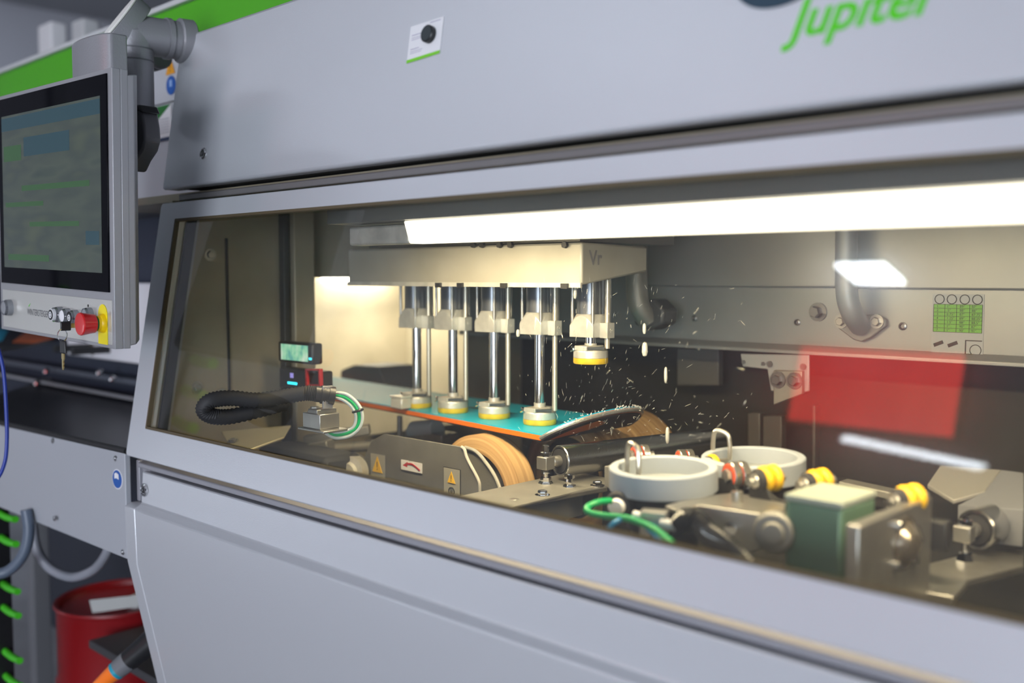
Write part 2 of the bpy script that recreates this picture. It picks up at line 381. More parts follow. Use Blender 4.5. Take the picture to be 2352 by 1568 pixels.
# door
q0 = V((XL, .931, 1.593)); q1 = V((XL, .847, 1.111)); VD = (q0-q1).normalized(); ND = V((0, -VD.z, VD.y)).normalized()
def DR(px, py): return PP(px, py, q0, ND)
def dp(x, t): q = q1.lerp(q0, t); return V((x, q.y, q.z))
def ddp(x, z): return V((x, .847+(z-1.111)*(.084/.482), z))
zi0, zi1, xi = 1.169, 1.560, -1.775
def corner(x, z, sx, sz, r, n=5):   # rounded corner on the door plane
    cx, cz = x+sx*r, z+sz*r
    return [ddp(cx-sx*r*math.cos(math.pi/2*k/n), cz-sz*r*math.sin(math.pi/2*k/n)) for k in range(n+1)]
def loop(x0, x1, z0, z1, r):
    a = corner(x0, z0, 1, 1, r)                       # from left side to bottom
    b = list(reversed(corner(x1, z0, -1, 1, r)))
    c = corner(x1, z1, -1, -1, r)
    d = list(reversed(corner(x0, z1, 1, -1, r)))
    return a+b+c+d
OUT = loop(XL, XR, 1.111, 1.593, .008); INN = loop(xi, XR-.06, zi0, zi1, .002)
door = obj('window_door', B().framed(OUT, INN, -ND*.022), PAINT, GM, .0025, ang=50)
obj('glass_pane', B().prism([ddp(xi-.012, zi0-.012)-ND*.010, ddp(XR-.05, zi0-.012)-ND*.010, ddp(XR-.05, zi1+.012)-ND*.010, ddp(xi-.012, zi1+.012)-ND*.010], -ND*.0004), GLASS, door)
obj('pane_gasket', B().framed(loop(xi-.001, XR-.059, zi0-.001, zi1+.001, .002), loop(xi+.0035, XR-.063, zi0+.0035, zi1-.0035, .002), -ND*.008), mat('brown_gasket', (.10,.075,.04), .6), door)
# lower gap and front
obj('sill_rail', prof([(.862,1.0885),(.862,1.098),(.92,1.108),(.92,1.08)], XL+.02, XR), mat('sill_grey', (.30,.30,.33), .4, .1), GM, .002)
obj('sill_shadow_gap', B().box(XL+.02, XR, .90, .91, 1.05, 1.115), VOID, GM)
lz = [(1.0, 1.075)]
lp = obj('lower_panel', prof([(.864,1.082),(.860,1.022),(.846,1.012),(.849,.905),(.905,.640),(.96,.30),(.99,.30),(.94,.62),(.885,.90),(.885,1.082)], XL+.034, XR), PAINT, GM, .0025)
obj('lower_ledge', prof([(.858,1.018),(.8455,1.0122),(.8485,.905),(.9045,.640),(.9595,.30),(.985,.30),(.93,.64),(.88,.905),(.88,1.018)], XL-.006, XL+.0345), PAINT, GM, .002)
nl = V((0,-1,.03)).normalized()
camlock('panel_lock', P(332, 1125, Y=.861), nl, lp, .0125)
obj('corner_post', B().box(XL-.008, XL+.04, .875, .91, 1.02, 1.10).box(XL, XL+.012, .868, .88, 1.02, 1.10), mat('sill_grey', (.3,.3,.33)), GM, .002)
# chamber shell
CH = B()
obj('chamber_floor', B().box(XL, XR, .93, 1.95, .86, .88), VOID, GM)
obj('chamber_ceiling', B().box(XL-.4, XR, .97, 1.95, 1.60, 1.615), CHWALL, GM)
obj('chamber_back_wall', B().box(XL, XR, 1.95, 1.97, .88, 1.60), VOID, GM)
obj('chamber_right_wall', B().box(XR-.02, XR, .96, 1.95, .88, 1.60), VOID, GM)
yo0 = P(706, 700, X=XL).y; yo1 = P(1075, 750, X=XL).y; zo = 1.45
lw = B().prism([(XL,.895,.88),(XL,.955,1.60),(XL,yo0,1.60),(XL,yo0,.88)], (-.015,0,0))
lw.box(XL-.015, XL, yo0, yo1, zo, 1.60).box(XL-.015, XL, yo1, 1.95, .88, 1.60).box(XL-.015, XL, yo0, yo1, .88, 1.08)
obj('chamber_left_wall', lw, CHWALL, GM)
def strip(dy0, dy1, m, name, th=.006, z0=1.13, z1=1.59):
    a = lambda z, d: (XL, .847+(z-1.111)*(.084/.482)+d, z)
    obj(name, B().prism([a(z0,dy0), a(z1,dy0), a(z1,dy1), a(z0,dy1)], (th,0,0)), m, GM)
strip(.030, .052, mat('post_grey', (.30,.30,.29), .5, .3), 'door_post', .012)
strip(.053, .072, NAVY, 'door_seal', .016)
strip(.073, .078, ALU, 'seal_edge', .014)
ys = P(520, 700, X=XL).y
obj('wall_seam', B().box(XL, XL+.004, ys, ys+.004, 1.2, 1.53), BLACK, GM)
yp = P(640, 600, X=XL).y
obj('wall_pillar', B().box(XL, XL+.02, yp, yp+.014, 1.0, 1.60), mat('pillar_dark', (.035,.035,.035), .5), GM, .002)
obj('wall_pillar', B().box(XL, XL+.03, yp+.02, yo0, 1.0, 1.60), CHWALL, GM, .002)
for px, py in ((483,585),(453,890),(508,906)): obj('wall_bolt', B().hexbolt(P(px,py,X=XL), (1,0,0), .008, .005), STEEL, GM)
for px, py in ((402,560),(397,597),(372,700),(356,880)): obj('post_bolt', B().hexbolt(P(px,py,X=XL+.012), (1,0,0), .006, .005), STEEL, GM)
# back beam and plates
YB = 1.74
zb0 = P(1440,777,Y=YB).z; zb1 = P(1700,658,Y=YB).z
obj('back_beam', B().prism([(XL,YB,zb0),(XL,YB,1.60),(XL,YB+.1,1.60),(XL,YB+.1,zb0)], (XR-XL,0,0)), BEAMM, GM, .006)
x1 = P(1922, 600, Y=YB-.02).x
obj('beam_cover', B().box(P(1455,600,Y=YB-.02).x, x1, YB-.022, YB, zb1, 1.60), BEAMM, GM, .003)
obj('beam_cover', B().box(x1+.004, XR, YB-.016, YB, zb1-.002, 1.60), BEAMM, GM, .003)
obj('beam_flange', prof([(YB+.002,zb0+.006),(YB+.002,zb0-.004),(YB-.022,zb0-.012),(YB-.022,zb0-.004)], XL, XR), BEAMM, GM, .002)
DBOLT = mat('dark_bolt', (.2,.2,.2), .35, .9)
for px, py, r in ((1596,731,.006),(1832,740,.006),(2074,749,.007),(1606,797,.007)): obj('beam_screw', B().lathe(P(px,py,Y=YB), (0,-1,0), [(0,0),(r,0),(r,.003),(r*.6,.004),(r*.5,.001),(0,.001)], 20), DBOLT, GM)
obj('beam_bolt', B().hexbolt(P(1880,716,Y=YB), (0,-1,0), .011, .016), DBOLT, GM)
def plate_px(name, pts, Y, th, m, parent, bev=.002):
    return obj(name, B().prism([P(x, y, Y=Y) for x, y in pts], (0, th, 0)), m, parent, bev)
br = plate_px('grey_bracket', [(1700,812),(1858,815),(1858,898),(1838,903),(1770,898),(1762,848),(1705,842)], YB-.02, .006, mat('bracket_grey', (.28,.28,.28), .5, .2), GM, .002)
plate_px('bracket_block', [(1776,850),(1842,852),(1842,905),(1776,930)], YB-.03, .012, DIRTY, GM)
for px, py, r in ((1708,831,.004),(1753,835,.004),(1768,836,.006),(1845,842,.006)): obj('bracket_screw', B().lathe(P(px,py,Y=YB-.022), (0,-1,0), [(0,0),(r,0),(r,.002),(0,.002)], 16), DBOLT, GM)
for px, py in ((1787,872),(1825,874)): obj('bracket_bolt', B().hexbolt(P(px,py,Y=YB-.031), (0,-1,0), .010, .008), DBOLT, GM)
for a, b_, c, d in ((1717,948,1745,1075),(1752,955,1795,1075),(1865,930,1872,1090),(1555,800,1650,885)):
    plate_px('frame_upright', [(a,b_),(c,b_),(c,d),(a,d)], YB+.12, .02, mat('upright_grey', (.13,.125,.115), .5, .4), GM)
# info label
lab = thing('settings_label', 'laminated settings label with green table and small drawings on the back beam', 'label', P(2202, 820, Y=YB))
LT = [P(2143,675,Y=YB), P(2262,677,Y=YB), P(2262,828,Y=YB), P(2143,818,Y=YB)]
lx0, lx1 = LT[0].x, LT[1].x; lz1, lz0 = LT[0].z, LT[3].z
def LB(u0, u1, v0, v1, d): 
    X = lambda u: lx0+(lx1-lx0)*u; Z = lambda v: lz0+(lz1-lz0)*v
    return (X(u0), X(u1), YB-d, YB-d+.0006, Z(v0), Z(v1))
obj('label_backing', B().box(*LB(0,1,0,1,.001)), mat('label_grey', (.30,.31,.30), .4), lab)
obj('green_table', B().box(*LB(.03,.97,.40,.84,.0016)), mat('table_green', (.12,.33,.03), .5), lab)
g = B()
for v in [.40+.44*k/7 for k in range(8)]: g.box(*LB(.03,.97,v-.003,v+.003,.002))
for u in (.03,.25,.48,.73,.97): g.box(*LB(u-.004,u+.004,.40,.84,.002))
obj('table_lines', g, INK, lab)
X = lambda u: lx0+(lx1-lx0)*u; Z = lambda v: lz0+(lz1-lz0)*v
for k, row in enumerate((('1','1°','89°','87°'),('2','.5°','88°','88°'),('3','0.75°','87°','87.75°'),('4','1.25°','89°','88.25°'),('5','1.5°','88°','88.5°'),('6','1°','90°','87°'),('7','1°','90°','91°'))):
    for u, s_ in zip((.09,.29,.54,.77), row): text('table_figure', s_, .0062, INK, lab, (X(u), YB-.0021, Z(.84-.44*(k+.8)/7)), (1,0,0), (0,0,1))
g = B()
for u in (.14,.38,.63,.87): obj('column_icon', B().ring((X(u), YB-.0012, Z(.92)), (0,-1,0), .0085, .007, .0006, 24), INK, lab)
g.torus((X(.86), YB-.0015, Z(.13)), (0,-1,0), .009, .0006); g.box(*LB(.66,.68,.05,.28,.002)).box(*LB(.66,.98,.27,.285,.002)).box(*LB(.63,.98,.045,.06,.002))
obj('frame_drawing', g, INK, lab)
for u in (.14,.42): obj('clamp_drawing', B().bar((X(u-.09),YB-.0015,Z(.18)), (X(u+.09),YB-.0015,Z(.24)), .001, .006), INK, lab); obj('yellow_mark', B().box(*LB(.66,.82,.04,.07,.0024)), YELG, lab)
# pipe with flange
pp = thing('coolant_pipe', 'clear bent pipe ending in a bolted oval flange on the back beam', 'pipe', P(1975, 780, Y=YB))
fl = [(1922,733),(1934,724),(2014,722),(2034,734),(2034,748),(2000,775),(1978,785),(1960,780),(1924,753)]
obj('flange', B().prism([P(x,y,Y=YB-.012) for x,y in fl], (0,.011,0)), mat('flange_grey', (.2,.2,.19), .5, .3), pp, .002)
pa = [P(1944,450,Y=YB-.06), P(1944,545,Y=YB-.06), P(1944,620,Y=YB-.06), P(1946,680,Y=YB-.06), P(1958,720,Y=YB-.05), P(1976,748,Y=YB-.015)]
obj('pipe_tube', B().tube(pa, .019, 20), mat('pipe_grey', (.22,.23,.23), .42, .2), pp)
obj('flange_bolt', B().hexbolt(P(1932,738,Y=YB-.013), (0,-1,0), .008, .007), STEEL, pp)
obj('flange_bolt', B().hexbolt(P(2014,738,Y=YB-.013), (0,-1,0), .008, .007), STEEL, pp)
pp = thing('curved_duct', 'dark curved duct hanging behind the fifth press cylinder', 'duct', P(1490, 770, Y=1.6))
obj('duct_tube', B().tube([P(1462,560,Y=1.62), P(1462,640,Y=1.62), P(1468,700,Y=1.62), P(1490,735,Y=1.64)], .022, 18), DIRTY, pp)
obj('duct_elbow', B().prism([P(x,y,Y=1.63) for x,y in ((1455,700),(1500,685),(1526,712),(1522,745),(1488,760),(1455,745))], (0,.05,0)), mat('duct_dark', (.06,.06,.06), .5, .3), pp, .006)

# chamber beyond the opening (left)
obj('void_sheet', B().box(-3.9, XL-.016, 1.262, 1.272, .8, 1.62), mat('void_navy', (.022,.028,.05), .6), GM)  # added sheet hiding the lit rear chamber; navy stands for the dark void
obj('rear_chamber_panel', B().box(-2.75, -2.73, 1.275, 2.5, .8, 1.62), BEIGE, GM)
obj('rear_chamber_side', B().box(-2.75, XL-.015, 2.3, 2.32, .8, 1.62), BEIGE, GM)
obj('rear_chamber_roof', B().box(-2.75, XL-.015, 1.275, 2.32, 1.62, 1.63), CHWALL, GM)
area('rear_chamber_light', (-2.50, 2.02, 1.60), (-2.73, 2.08, 1.25), .35, .12, 8.0, (1, .88, .64))
rl = thing('rear_lamp', 'small glowing lamp seen through the chamber opening left of the press', 'lamp', (-2.62, 2.08, 1.45))
obj('lamp_housing', B().box(-2.72, -2.60, 1.90, 2.24, 1.47, 1.50), DPAINT, rl, .004)
obj('diffuser', B().box(-2.71, -2.61, 1.92, 2.22, 1.435, 1.47), emis('rear_lamp_glow', (1, .93, .78), 12), rl)

# ------------------------------------------------------------------ chamber lamp
ty = 1.045
L0 = P(945, 553, Y=ty); zl0 = P(2352,508,Y=ty).z; zl1 = P(2352,424,Y=ty).z
lamp = thing('chamber_lamp', 'long glowing lamp bar across the top of the chamber', 'lamp', (-.6, ty, zl0))
x0 = P(940,530,Y=ty).x
obj('diffuser', B().prism([(x0,ty,zl0),(x0,ty-.012,zl1),(x0,ty+.03,zl1),(x0,ty+.03,zl0)], (XR-.1-x0,0,0)), emis('warm_lamp_face', (1, .90, .70), 3), lamp, .002)
obj('end_reflector', B().box(x0-.16, x0-.001, ty, ty+.03, zl0, zl1-.004), ALUW, lamp, .004)
fz = B().box(x0-.18, XR-.1, ty-.03, ty+.05, zl1+.001, zl1+.012)
for k in range(9): fz.box(x0-.18, XR-.1, ty-.03+k*.009, ty-.027+k*.009, zl1+.012, zl1+.03)
obj('finned_housing', fz, mat('lamp_housing_grey', (.14,.14,.13), .4, .5), lamp)
area('chamber_light', (-.55, ty-.005, zl0-.006), (-.55, ty+.25, 1.0), 1.75, .03, 16, WARM, 150)

# ------------------------------------------------------------------ press beam + cylinders
YC = 1.38
YF = 1.265
cz = P(1335,655,Y=YF).z
PB = thing('press_beam', 'pale steel box beam carrying the five press cylinders', 'beam', (-1.4, 1.4, 1.44))
xr = P(1336,655,Y=YF).x; xlb = P(800,645,Y=YF).x
zc1 = P(1335,556,Y=YF).z
yfar = P(1487, 600, X=xr).y
bx = B().prism([(xr,YF,cz),(xr,YF,zc1),(xr,yfar,P(1487,566,X=xr).z),(xr,yfar,P(1487,624,X=xr).z)], (xlb-xr,0,0))
obj('beam_body', bx, mat('beam_steel', (.48,.46,.40), .5, .45, .3, 60, var=.5, vscale=12, vcol=(.38,.36,.30)), PB, .004)
obj('beam_lip', B().box(xlb, xr, YF-.003, YF+.001, cz-.004, cz+.004), ALUW, PB)
for px in (1010,1060,1160,1300): q = P(px, 651, Y=YF-.003); obj('edge_clip', B().box(q.x-.008, q.x+.006, YF-.008, YF-.003, cz-.006, cz+.003), BLACK, PB)
text('stamped_lettering', 'Vr', .034, mat('stamp_grey', (.25,.24,.25), .5, .5), PB, (xr+.0006, P(1352,605,X=xr).y, P(1352,607,X=xr).z), (0,1,0), (0,0,1), bold=.0006)
for px in (1090,1110,1150,1175,1300): obj('beam_screw', B().lathe(P(px, 562, Y=YF-.002), (0,-1,0), [(0,0),(.006,0),(.006,.006),(0,.006)], 6), BLACK, PB)
obj('upper_carriage', B().box(xlb, xr-.05, 1.32, 1.6, zc1+.004, 1.598), mat('carriage_grey', (.13,.13,.12), .45, .5), PB)

hz = P(1357,773,Y=YC).z
heads = [957, 1040, 1135, 1240, 1357]
hx = [P(a, b_, Y=YC).x for a, b_ in zip(heads, (748,757,762,768,773))]
fzs = [P(a, b_, Y=YC-.028).z for a, b_ in ((958,938),(1046,952),(1143,969),(1247,986),(1357,838))]
clbl = ['leftmost press cylinder, dull in the haze, its foot on the board tail side',
        'second press cylinder from the left, yellow foot pad on the blue board',
        'middle press cylinder of the five, pressing the blue board down',
        'fourth press cylinder, extended beside the raised cylinder',
        'raised press cylinder at the right end, yellow pad hanging in the air']
CYL = mat('cylinder_barrel', (.20, .215, .24), .3, .75)
CB = mat('clip_black', (.03,.035,.035), .4)
fzb = sum(fzs[:4])/4+.001
def headmesh(cx, cy):
    b = B(); r0, h, k = .0255, .027, 1.65; zt = hz+.041; n = 48; rings = []
    for lvl in range(4):
        rg = []
        for i in range(n):
            th = 2*math.pi*i/n; c, s_ = math.cos(th), math.sin(th); rs = h/max(abs(c), abs(s_))
            if lvl == 0: r, z = r0, zt
            elif lvl == 1: r, z = min(rs, r0+(rs-r0)*.5), zt-(min(rs, r0+(rs-r0)*.5)-r0)*k
            elif lvl == 2: r, z = rs, zt-(rs-r0)*k
            else: r, z = rs, hz
            rg.append(b.bm.verts.new((cx+r*c, cy+r*s_, z)))
        rings.append(rg)
    for a, c in zip(rings, rings[1:]):
        for i in range(n): b.face([a[i], a[(i+1)%n], c[(i+1)%n], c[i]])
    b.face(rings[0]); b.face(rings[-1]); return b
for i in range(5):
    cx = hx[i]; zf = fzs[4] if i == 4 else fzb
    t = thing('press_cylinder', clbl[i], 'cylinder', (cx, YC, zf), group='press cylinders hanging from the beam')
    obj('barrel', B().cyl((cx,YC,hz+.041), (cx,YC,cz+.03), .0252, seg=40), CYL, t)
    obj('head_block', headmesh(cx, YC), ALUW, t, .0006, ang=30)
    for sx, sy in ((1,-1),(-1,-1),(1,1),(-1,1)):
        obj('tie_rod', B().cyl((cx+sx*.0235, YC+sy*.0235, hz+.020), (cx+sx*.0235, YC+sy*.0235, cz+.02), .0030, seg=12), STEEL, t)
    obj('guide_lug', B().box(cx+.0265, cx+.044, YC-.008, YC+.012, hz-.001, hz+.026).lathe((cx+.0442,YC+.002,hz+.013), (1,0,0), [(0,0),(.0035,0),(.0035,.0008),(.002,.0008),(0,-.001)], 14), ALUW, t, .0008)
    gx, gy = cx+.035, YC+.003
    obj('guide_rod', B().cyl((gx,gy,zf+.028), (gx,gy,cz+.02), .0048, seg=16), mat('guide_rod', (.62,.58,.48), .35, .7), t)
    obj('piston_rod', B().cyl((cx,YC,zf+.026), (cx,YC,hz), .0095, seg=28), CHROME, t)
    ft = obj('foot', B().lathe((cx,YC,zf+.010), (0,0,1), [(0,0),(.031,0),(.031,.013),(.029,.015),(.022,.0155),(.022,.021),(0,.021)], 40).box(cx-.014,cx+.014,YC-.029,YC+.02,zf+.024,zf+.0325), ALUW, t, .001)
    obj('foot_pad', B().lathe((cx,YC,zf), (0,0,1), [(0,0),(.030,0),(.0312,.002),(.0312,.010),(0,.010)], 40), YPAD, ft)
    obj('foot_clip', B().tube([(cx-.03,YC-.012,zf+.028),(cx-.024,YC-.024,zf+.030),(cx-.014,YC-.03,zf+.026),(cx-.026,YC-.024,zf+.022)], .0018, 8), CHROME, ft)
    obj('foot_clip', B().bar((cx+.012,YC-.024,zf+.028), (cx+.034,YC-.004,zf+.029), .006, .005), CB, ft)
    obj('neck_collar', B().cyl((cx,YC,zf+.031), (cx,YC,zf+.040 if i < 4 else zf+.036), .011, seg=20), ALUW, t)

# ------------------------------------------------------------------ snowboard under the feet
UZ0 = V((0,0,1))
SB = thing('snowboard', 'blue topped snowboard with orange sidewall clamped under the press feet', 'snowboard', (-1.6, 1.42, fzb-.006))
xs = [-2.55+i*.03 for i in range(44)]
XS = -1.168
xtip = -1.090
def bz(x):
    t = max(0, (x-XS)/(xtip-XS)); return fzb-.0005 + .043*min(1,t)**1.0
def edges(x):
    yaw = .10; cy = 1.425-(x+1.25)*yaw
    w = .128-.014*max(0, math.cos((x+1.85)/.65*math.pi/2)) if x < XS else .128
    if x > XS:
        t = min(1, (x-XS)/(xtip-XS)); w *= math.sqrt(max(0, 1-t**2.4))
    return cy, w
def board_mesh(zoff, th, inset=0, x0=-2.5, x1=None, yr=(-1,1)):
    b = B(); rows = []; n = 14
    X_ = [x0+(XS-x0)*k/26 for k in range(26)]+[XS+(xtip-XS)*math.sin(math.pi/2*k/24) for k in range(25)]
    if x1 is not None: X_ = [x for x in X_ if x <= x1]
    for x in X_:
        cy, w = edges(x); w = max(w-inset, .0015)
        row = []
        for k in range(n+1):
            u = yr[0]+(yr[1]-yr[0])*k/n; row.append((x, cy+u*w, bz(x)+zoff))
        rows.append(row)
    tp = [[b.bm.verts.new(p_) for p_ in r] for r in rows]; bt = [[b.bm.verts.new((p_[0],p_[1],p_[2]-th)) for p_ in r] for r in rows]
    for i in range(len(rows)-1):
        for k in range(n):
            b.face([tp[i][k],tp[i+1][k],tp[i+1][k+1],tp[i][k+1]]); b.face([bt[i][k],bt[i][k+1],bt[i+1][k+1],bt[i+1][k]])
        b.face([tp[i][0],bt[i][0],bt[i+1][0],tp[i+1][0]]); b.face([tp[i][n],tp[i+1][n],bt[i+1][n],bt[i][n]])
    b.face([tp[0][k] for k in range(n+1)]+[bt[0][k] for k in range(n,-1,-1)]); b.face([tp[-1][k] for k in range(n,-1,-1)]+[bt[-1][k] for k in range(n+1)])
    return b
obj('topsheet', board_mesh(0, .0022, .002), BOARDB, SB, ang=30)
obj('core', board_mesh(-.0023, .0085, .0), ORANGE, SB, label='orange sidewall', ang=30)
bs = obj('base', board_mesh(-.0109, .0020, .0005), BASEK, SB, ang=30)
eb = B(); pts = []
for k in range(40):
    x = XS+(xtip-XS)*math.sin(math.pi/2*k/39); cy, w = edges(x); pts.append(V((x, cy-w-.0006, bz(x)-.0065)))
far = []
for k in range(38, 8, -1):
    x = XS+(xtip-XS)*math.sin(math.pi/2*k/39); cy, w = edges(x); far.append(V((x, cy+w+.0006, bz(x)-.0065)))
eb.tube(pts+far, .0040, 8, smooth=0)
obj('nose_edge', eb, mat('wet_steel_edge', (.75,.75,.73), .2, .8, 1, 700), SB, label='steel nose edge beaded with water')
# graphic flame on the nose underside, drawn as a thin sheet that follows the curve
fb = B(); prev = None
for k in range(22):
    s_ = k/21; x = XS+(xtip-XS)*(.04+.80*s_); cy, w = edges(x)
    a = cy-w*.95; hgt = .085*math.sin(math.pi*min(1,s_*1.02))**.8+.006*math.sin(k*2.1)
    off = .012+.02*s_
    cur = [fb.bm.verts.new((x, a+off+dy, bz(x)-.0135)) for dy in (0, max(.001, hgt))]
    if prev: fb.face([prev[0], cur[0], cur[1], prev[1]])
    prev = cur
obj('flame_graphic', fb, ORANGE, bs)
pb = B()
for k in range(9):
    x = -1.36-random.random()*.22; cy, w = edges(x); y = cy-w*.2+random.random()*.06
    pts = [(x+.02*math.cos(a)*random.uniform(.5,1.2), y+.012*math.sin(a)*random.uniform(.5,1.2), fzb+.0002) for a in [i*math.pi/4 for i in range(8)]]
    pb.prism(pts, (0,0,.0003))
obj('dark_graphic', pb, mat('graphic_dark', (.01,.07,.09), .4), SB)

wb = B()
for k in range(150):
    x = XS+(xtip-XS)*math.sin(math.pi/2*random.uniform(.35,1)); cy, w = edges(x); sg = random.choice((1,1,-1))
    wb.lathe((x, cy+sg*(w-random.uniform(0,.006)), bz(x)-random.uniform(-.002,.007)), UZ0, [(0,0),(.0011,.0006),(.0013,.0013),(.0009,.002),(0,.0024)], 6)
o = obj('water_beads', wb, mat('bead_water', (.8,.8,.78), .05, 0, coat=1), SB); o['kind'] = 'stuff'

# ------------------------------------------------------------------ grinding wheels, guard
def wheel(cx, y0, cz_, Ro, Ri, w, label, grp=None):
    t = thing('grinding_stone', label, 'wheel', (cx, y0, cz_))
    obj('abrasive_ring', B().lathe((cx,y0,cz_), (0,1,0), [(Ri,0),(Ro-.012,.000),(Ro,.005),(Ro,w-.003),(Ro-.003,w),(Ri,w)], 96, True), STONE, t)
    obj('hub_disc', B().lathe((cx,y0+.02,cz_), (0,1,0), [(0,0),(Ri+.001,0),(Ri+.001,w-.03),(0,w-.03)], 48), mat('hub_dark', (.07,.065,.05), .4, .6), t)
    obj('hub_flange', B().lathe((cx,y0+.018,cz_), (0,-1,0), [(0,0),(.045,0),(.045,.008),(.02,.008),(.02,.016),(0,.016)], 32), STEEL, t)
    return t
Wc = (-1.326, 1.045); Wr = .1105
wheel(Wc[0], 1.282, Wc[1], Wr, .079, .052, 'tan grinding wheel right under the board, its side ring facing out')
wheel(Wc[0]+.02, 1.52, Wc[1]-.002, Wr+.008, .085, .24, 'broad tan grinding wheel further back, seen past the board nose')
GD = thing('wheel_guard', 'gritty grey sheet metal guard with warning stickers before the grinding wheel', 'guard', P(960,1130,Y=1.2))
gp = [(829,1092),(831,1062),(852,1013),(882,996),(1062,1026),(1069,1045),(1080,1068),(1098,1100),(1103,1118),(1103,1240),(829,1200)]
g1 = obj('front_plate', B().prism([P(x,y,Y=1.20) for x,y in gp], (0,.003,0)), DIRTY, GD, .001)
obj('edge_rim', B().tube([P(x,y,Y=1.2) for x,y in [(1060,1026),(1067,1032),(1071,1047),(1080,1066),(1098,1100),(1102,1118),(1102,1150)]], .003, 8, 3), ALUW, GD)
arc = [(1068,1027),(1095,1038),(1122,1070),(1140,1100),(1152,1135)]
obj('rear_rim', B().tube([P(x,y,Y=1.247) for x,y in arc]+[P(1156,1165,Y=1.247)], .0034, 8, 5), ALUW, GD)
obj('rear_plate', B().prism([P(x,y,Y=1.249) for x,y in [(860,1015),(1068,1029)]+arc[1:]+[(1152,1250),(860,1250)]], (0,.002,0)), DIRTY, GD)
def tri(b, c, ux, uy, s, n, th=.0006, k=1.0):
    b.prism([c+uy*s*.58*k, c-ux*s*.5*k-uy*s*.42*k, c+ux*s*.5*k-uy*s*.42*k], n*th)
def warn(parent, c, ux, uy, n, s, tm=None):
    o = obj('warning_triangle', (lambda b: (tri(b, V(c), ux, uy, s, n), b)[1])(B()), tm or WARNY, parent)
    e = B(); c = V(c)+n*.0007
    e.prism([c+uy*s*.25-ux*s*.035, c+uy*s*.25+ux*s*.035, c-uy*s*.12+ux*s*.02, c-uy*s*.12-ux*s*.02], n*.0004)
    e.prism([c-uy*s*.2-ux*s*.03, c-uy*s*.2+ux*s*.03, c-uy*s*.27+ux*s*.03, c-uy*s*.27-ux*s*.03], n*.0004)
    obj('exclamation_mark', e, INK, o)
NY = V((0,-1,0)); UX = V((1,0,0)); UZ = V((0,0,1))
def sticker(name, pts, Y, m, parent, border=None):
    q = [P(x,y,Y=Y) for x,y in pts]
    x0_, x1_ = q[0].x, q[2].x; z1_ = (q[0].z+q[1].z)/2; z0_ = (q[2].z+q[3].z)/2
    if border: obj(name+'_border', B().box(x0_-.0012, x1_+.0012, Y-.0006, Y, z0_-.0012, z1_+.0012), border, parent)
    obj(name, B().box(x0_, x1_, Y-.0011, Y, z0_, z1_), m, parent)
    return x0_, x1_, z0_, z1_
LG = mat('sticker_grey', (.33,.32,.28), .55)
a = sticker('warning_sticker', [(852,1040),(885,1046),(885,1120),(852,1112)], 1.199, LG, g1, DPAINT)
warn(g1, ((a[0]+a[1])/2, 1.1975, a[3]-.022), UX, UZ, NY, .031)
a = sticker('direction_sticker', [(922,1055),(970,1064),(970,1087),(922,1077)], 1.199, WHT, g1)
b = B(); cxm = (a[0]+a[1])/2; W_ = (a[1]-a[0]); H_ = a[3]-a[2]
arcp = [V((cxm-W_*.22+W_*.62*t_, 1.1975, a[2]+H_*(.55+.2*math.sin(math.pi*(t_*.75+.2))-.55*max(0,t_-.35)**1.3))) for t_ in [k/10 for k in range(11)]]
for p_, q_ in zip(arcp, arcp[1:]): b.bar(p_, q_+(q_-p_)*.15, .0008, .0032, (0,0,1))
b.prism([(cxm-W_*.42,1.1978,a[2]+H_*.45),(cxm-W_*.18,1.1978,a[2]+H_*.90),(cxm-W_*.20,1.1978,a[2]+H_*.33)], (0,.0008,0))
obj('red_arrow', b, REDI, g1)
a = sticker('instruction_sticker', [(1020,1074),(1057,1078),(1057,1150),(1020,1150)], 1.199, LG, g1, INK)
mx_ = (a[0]+a[1])/2
warn(g1, (mx_, 1.1975, a[3]-.017), UX, UZ, NY, .021)
b = B()
for k in range(20):
    t0, t1 = R(-50+k*14), R(-50+(k+1)*14)
    b.bar((mx_+.0075*math.cos(t0),1.1975,a[3]-.041+.0075*math.sin(t0)), (mx_+.0075*math.cos(t1),1.1975,a[3]-.041+.0075*math.sin(t1)), .0006, .0018, (0,1,0))
b.box(mx_-.002,mx_-.001,1.197,1.198,a[3]-.045,a[3]-.038).box(mx_+.001,mx_+.002,1.197,1.198,a[3]-.045,a[3]-.038)
obj('rotation_symbol', b, INK, g1)
obj('sticker_divider', B().box(a[0],a[1],1.197,1.1985,a[3]-.054,a[3]-.0532), INK, g1)
b = B().ring((mx_,1.1985,a[3]-.064),(0,-1,0),.009,.0072,.0008)
obj('prohibition_ring', b, REDI, g1)

# ------------------------------------------------------------------ rollers with their brackets
def roller_unit(base, far, r, label, blabel):
    base = V(base); far = V(far); ax = (far-base).normalized()
    t = thing('steel_roller', label, 'roller', base)
    obj('roller_drum', B().lathe(base, ax, [(0,.004),(r-.006,.004),(r-.004,0),(r-.0012,0),(r,.0015),(r,(far-base).length),(0,(far-base).length)], 56), CHROMEW, t, ang=25)
    obj('end_cap', B().lathe(base-ax*.0005, ax, [(0,0),(r-.006,0),(r-.006,.006),(0,.006)], 32), RUBBER, t)
    obj('axle', B().lathe(base-ax*.024, ax, [(0,0),(.0085,0),(.0085,.008),(.0095,.009),(.0095,.028),(0,.028)], 24), STEEL, t)
    return t, ax
rb = P(1285,1058,Y=1.25); rf_ = P(1652,1014,Y=1.62)
rt, rax = roller_unit(rb, rf_, .0262, 'wet chrome roller running back past the grey rings', '')
ez = rb-rax*.026
zp = 1.107
bl = obj('axle_clamp', B().box(ez.x-.012, ez.x+.010, ez.y-.013, ez.y+.009, ez.z-.011, ez.z+.010), STEEL, rt, .0012)
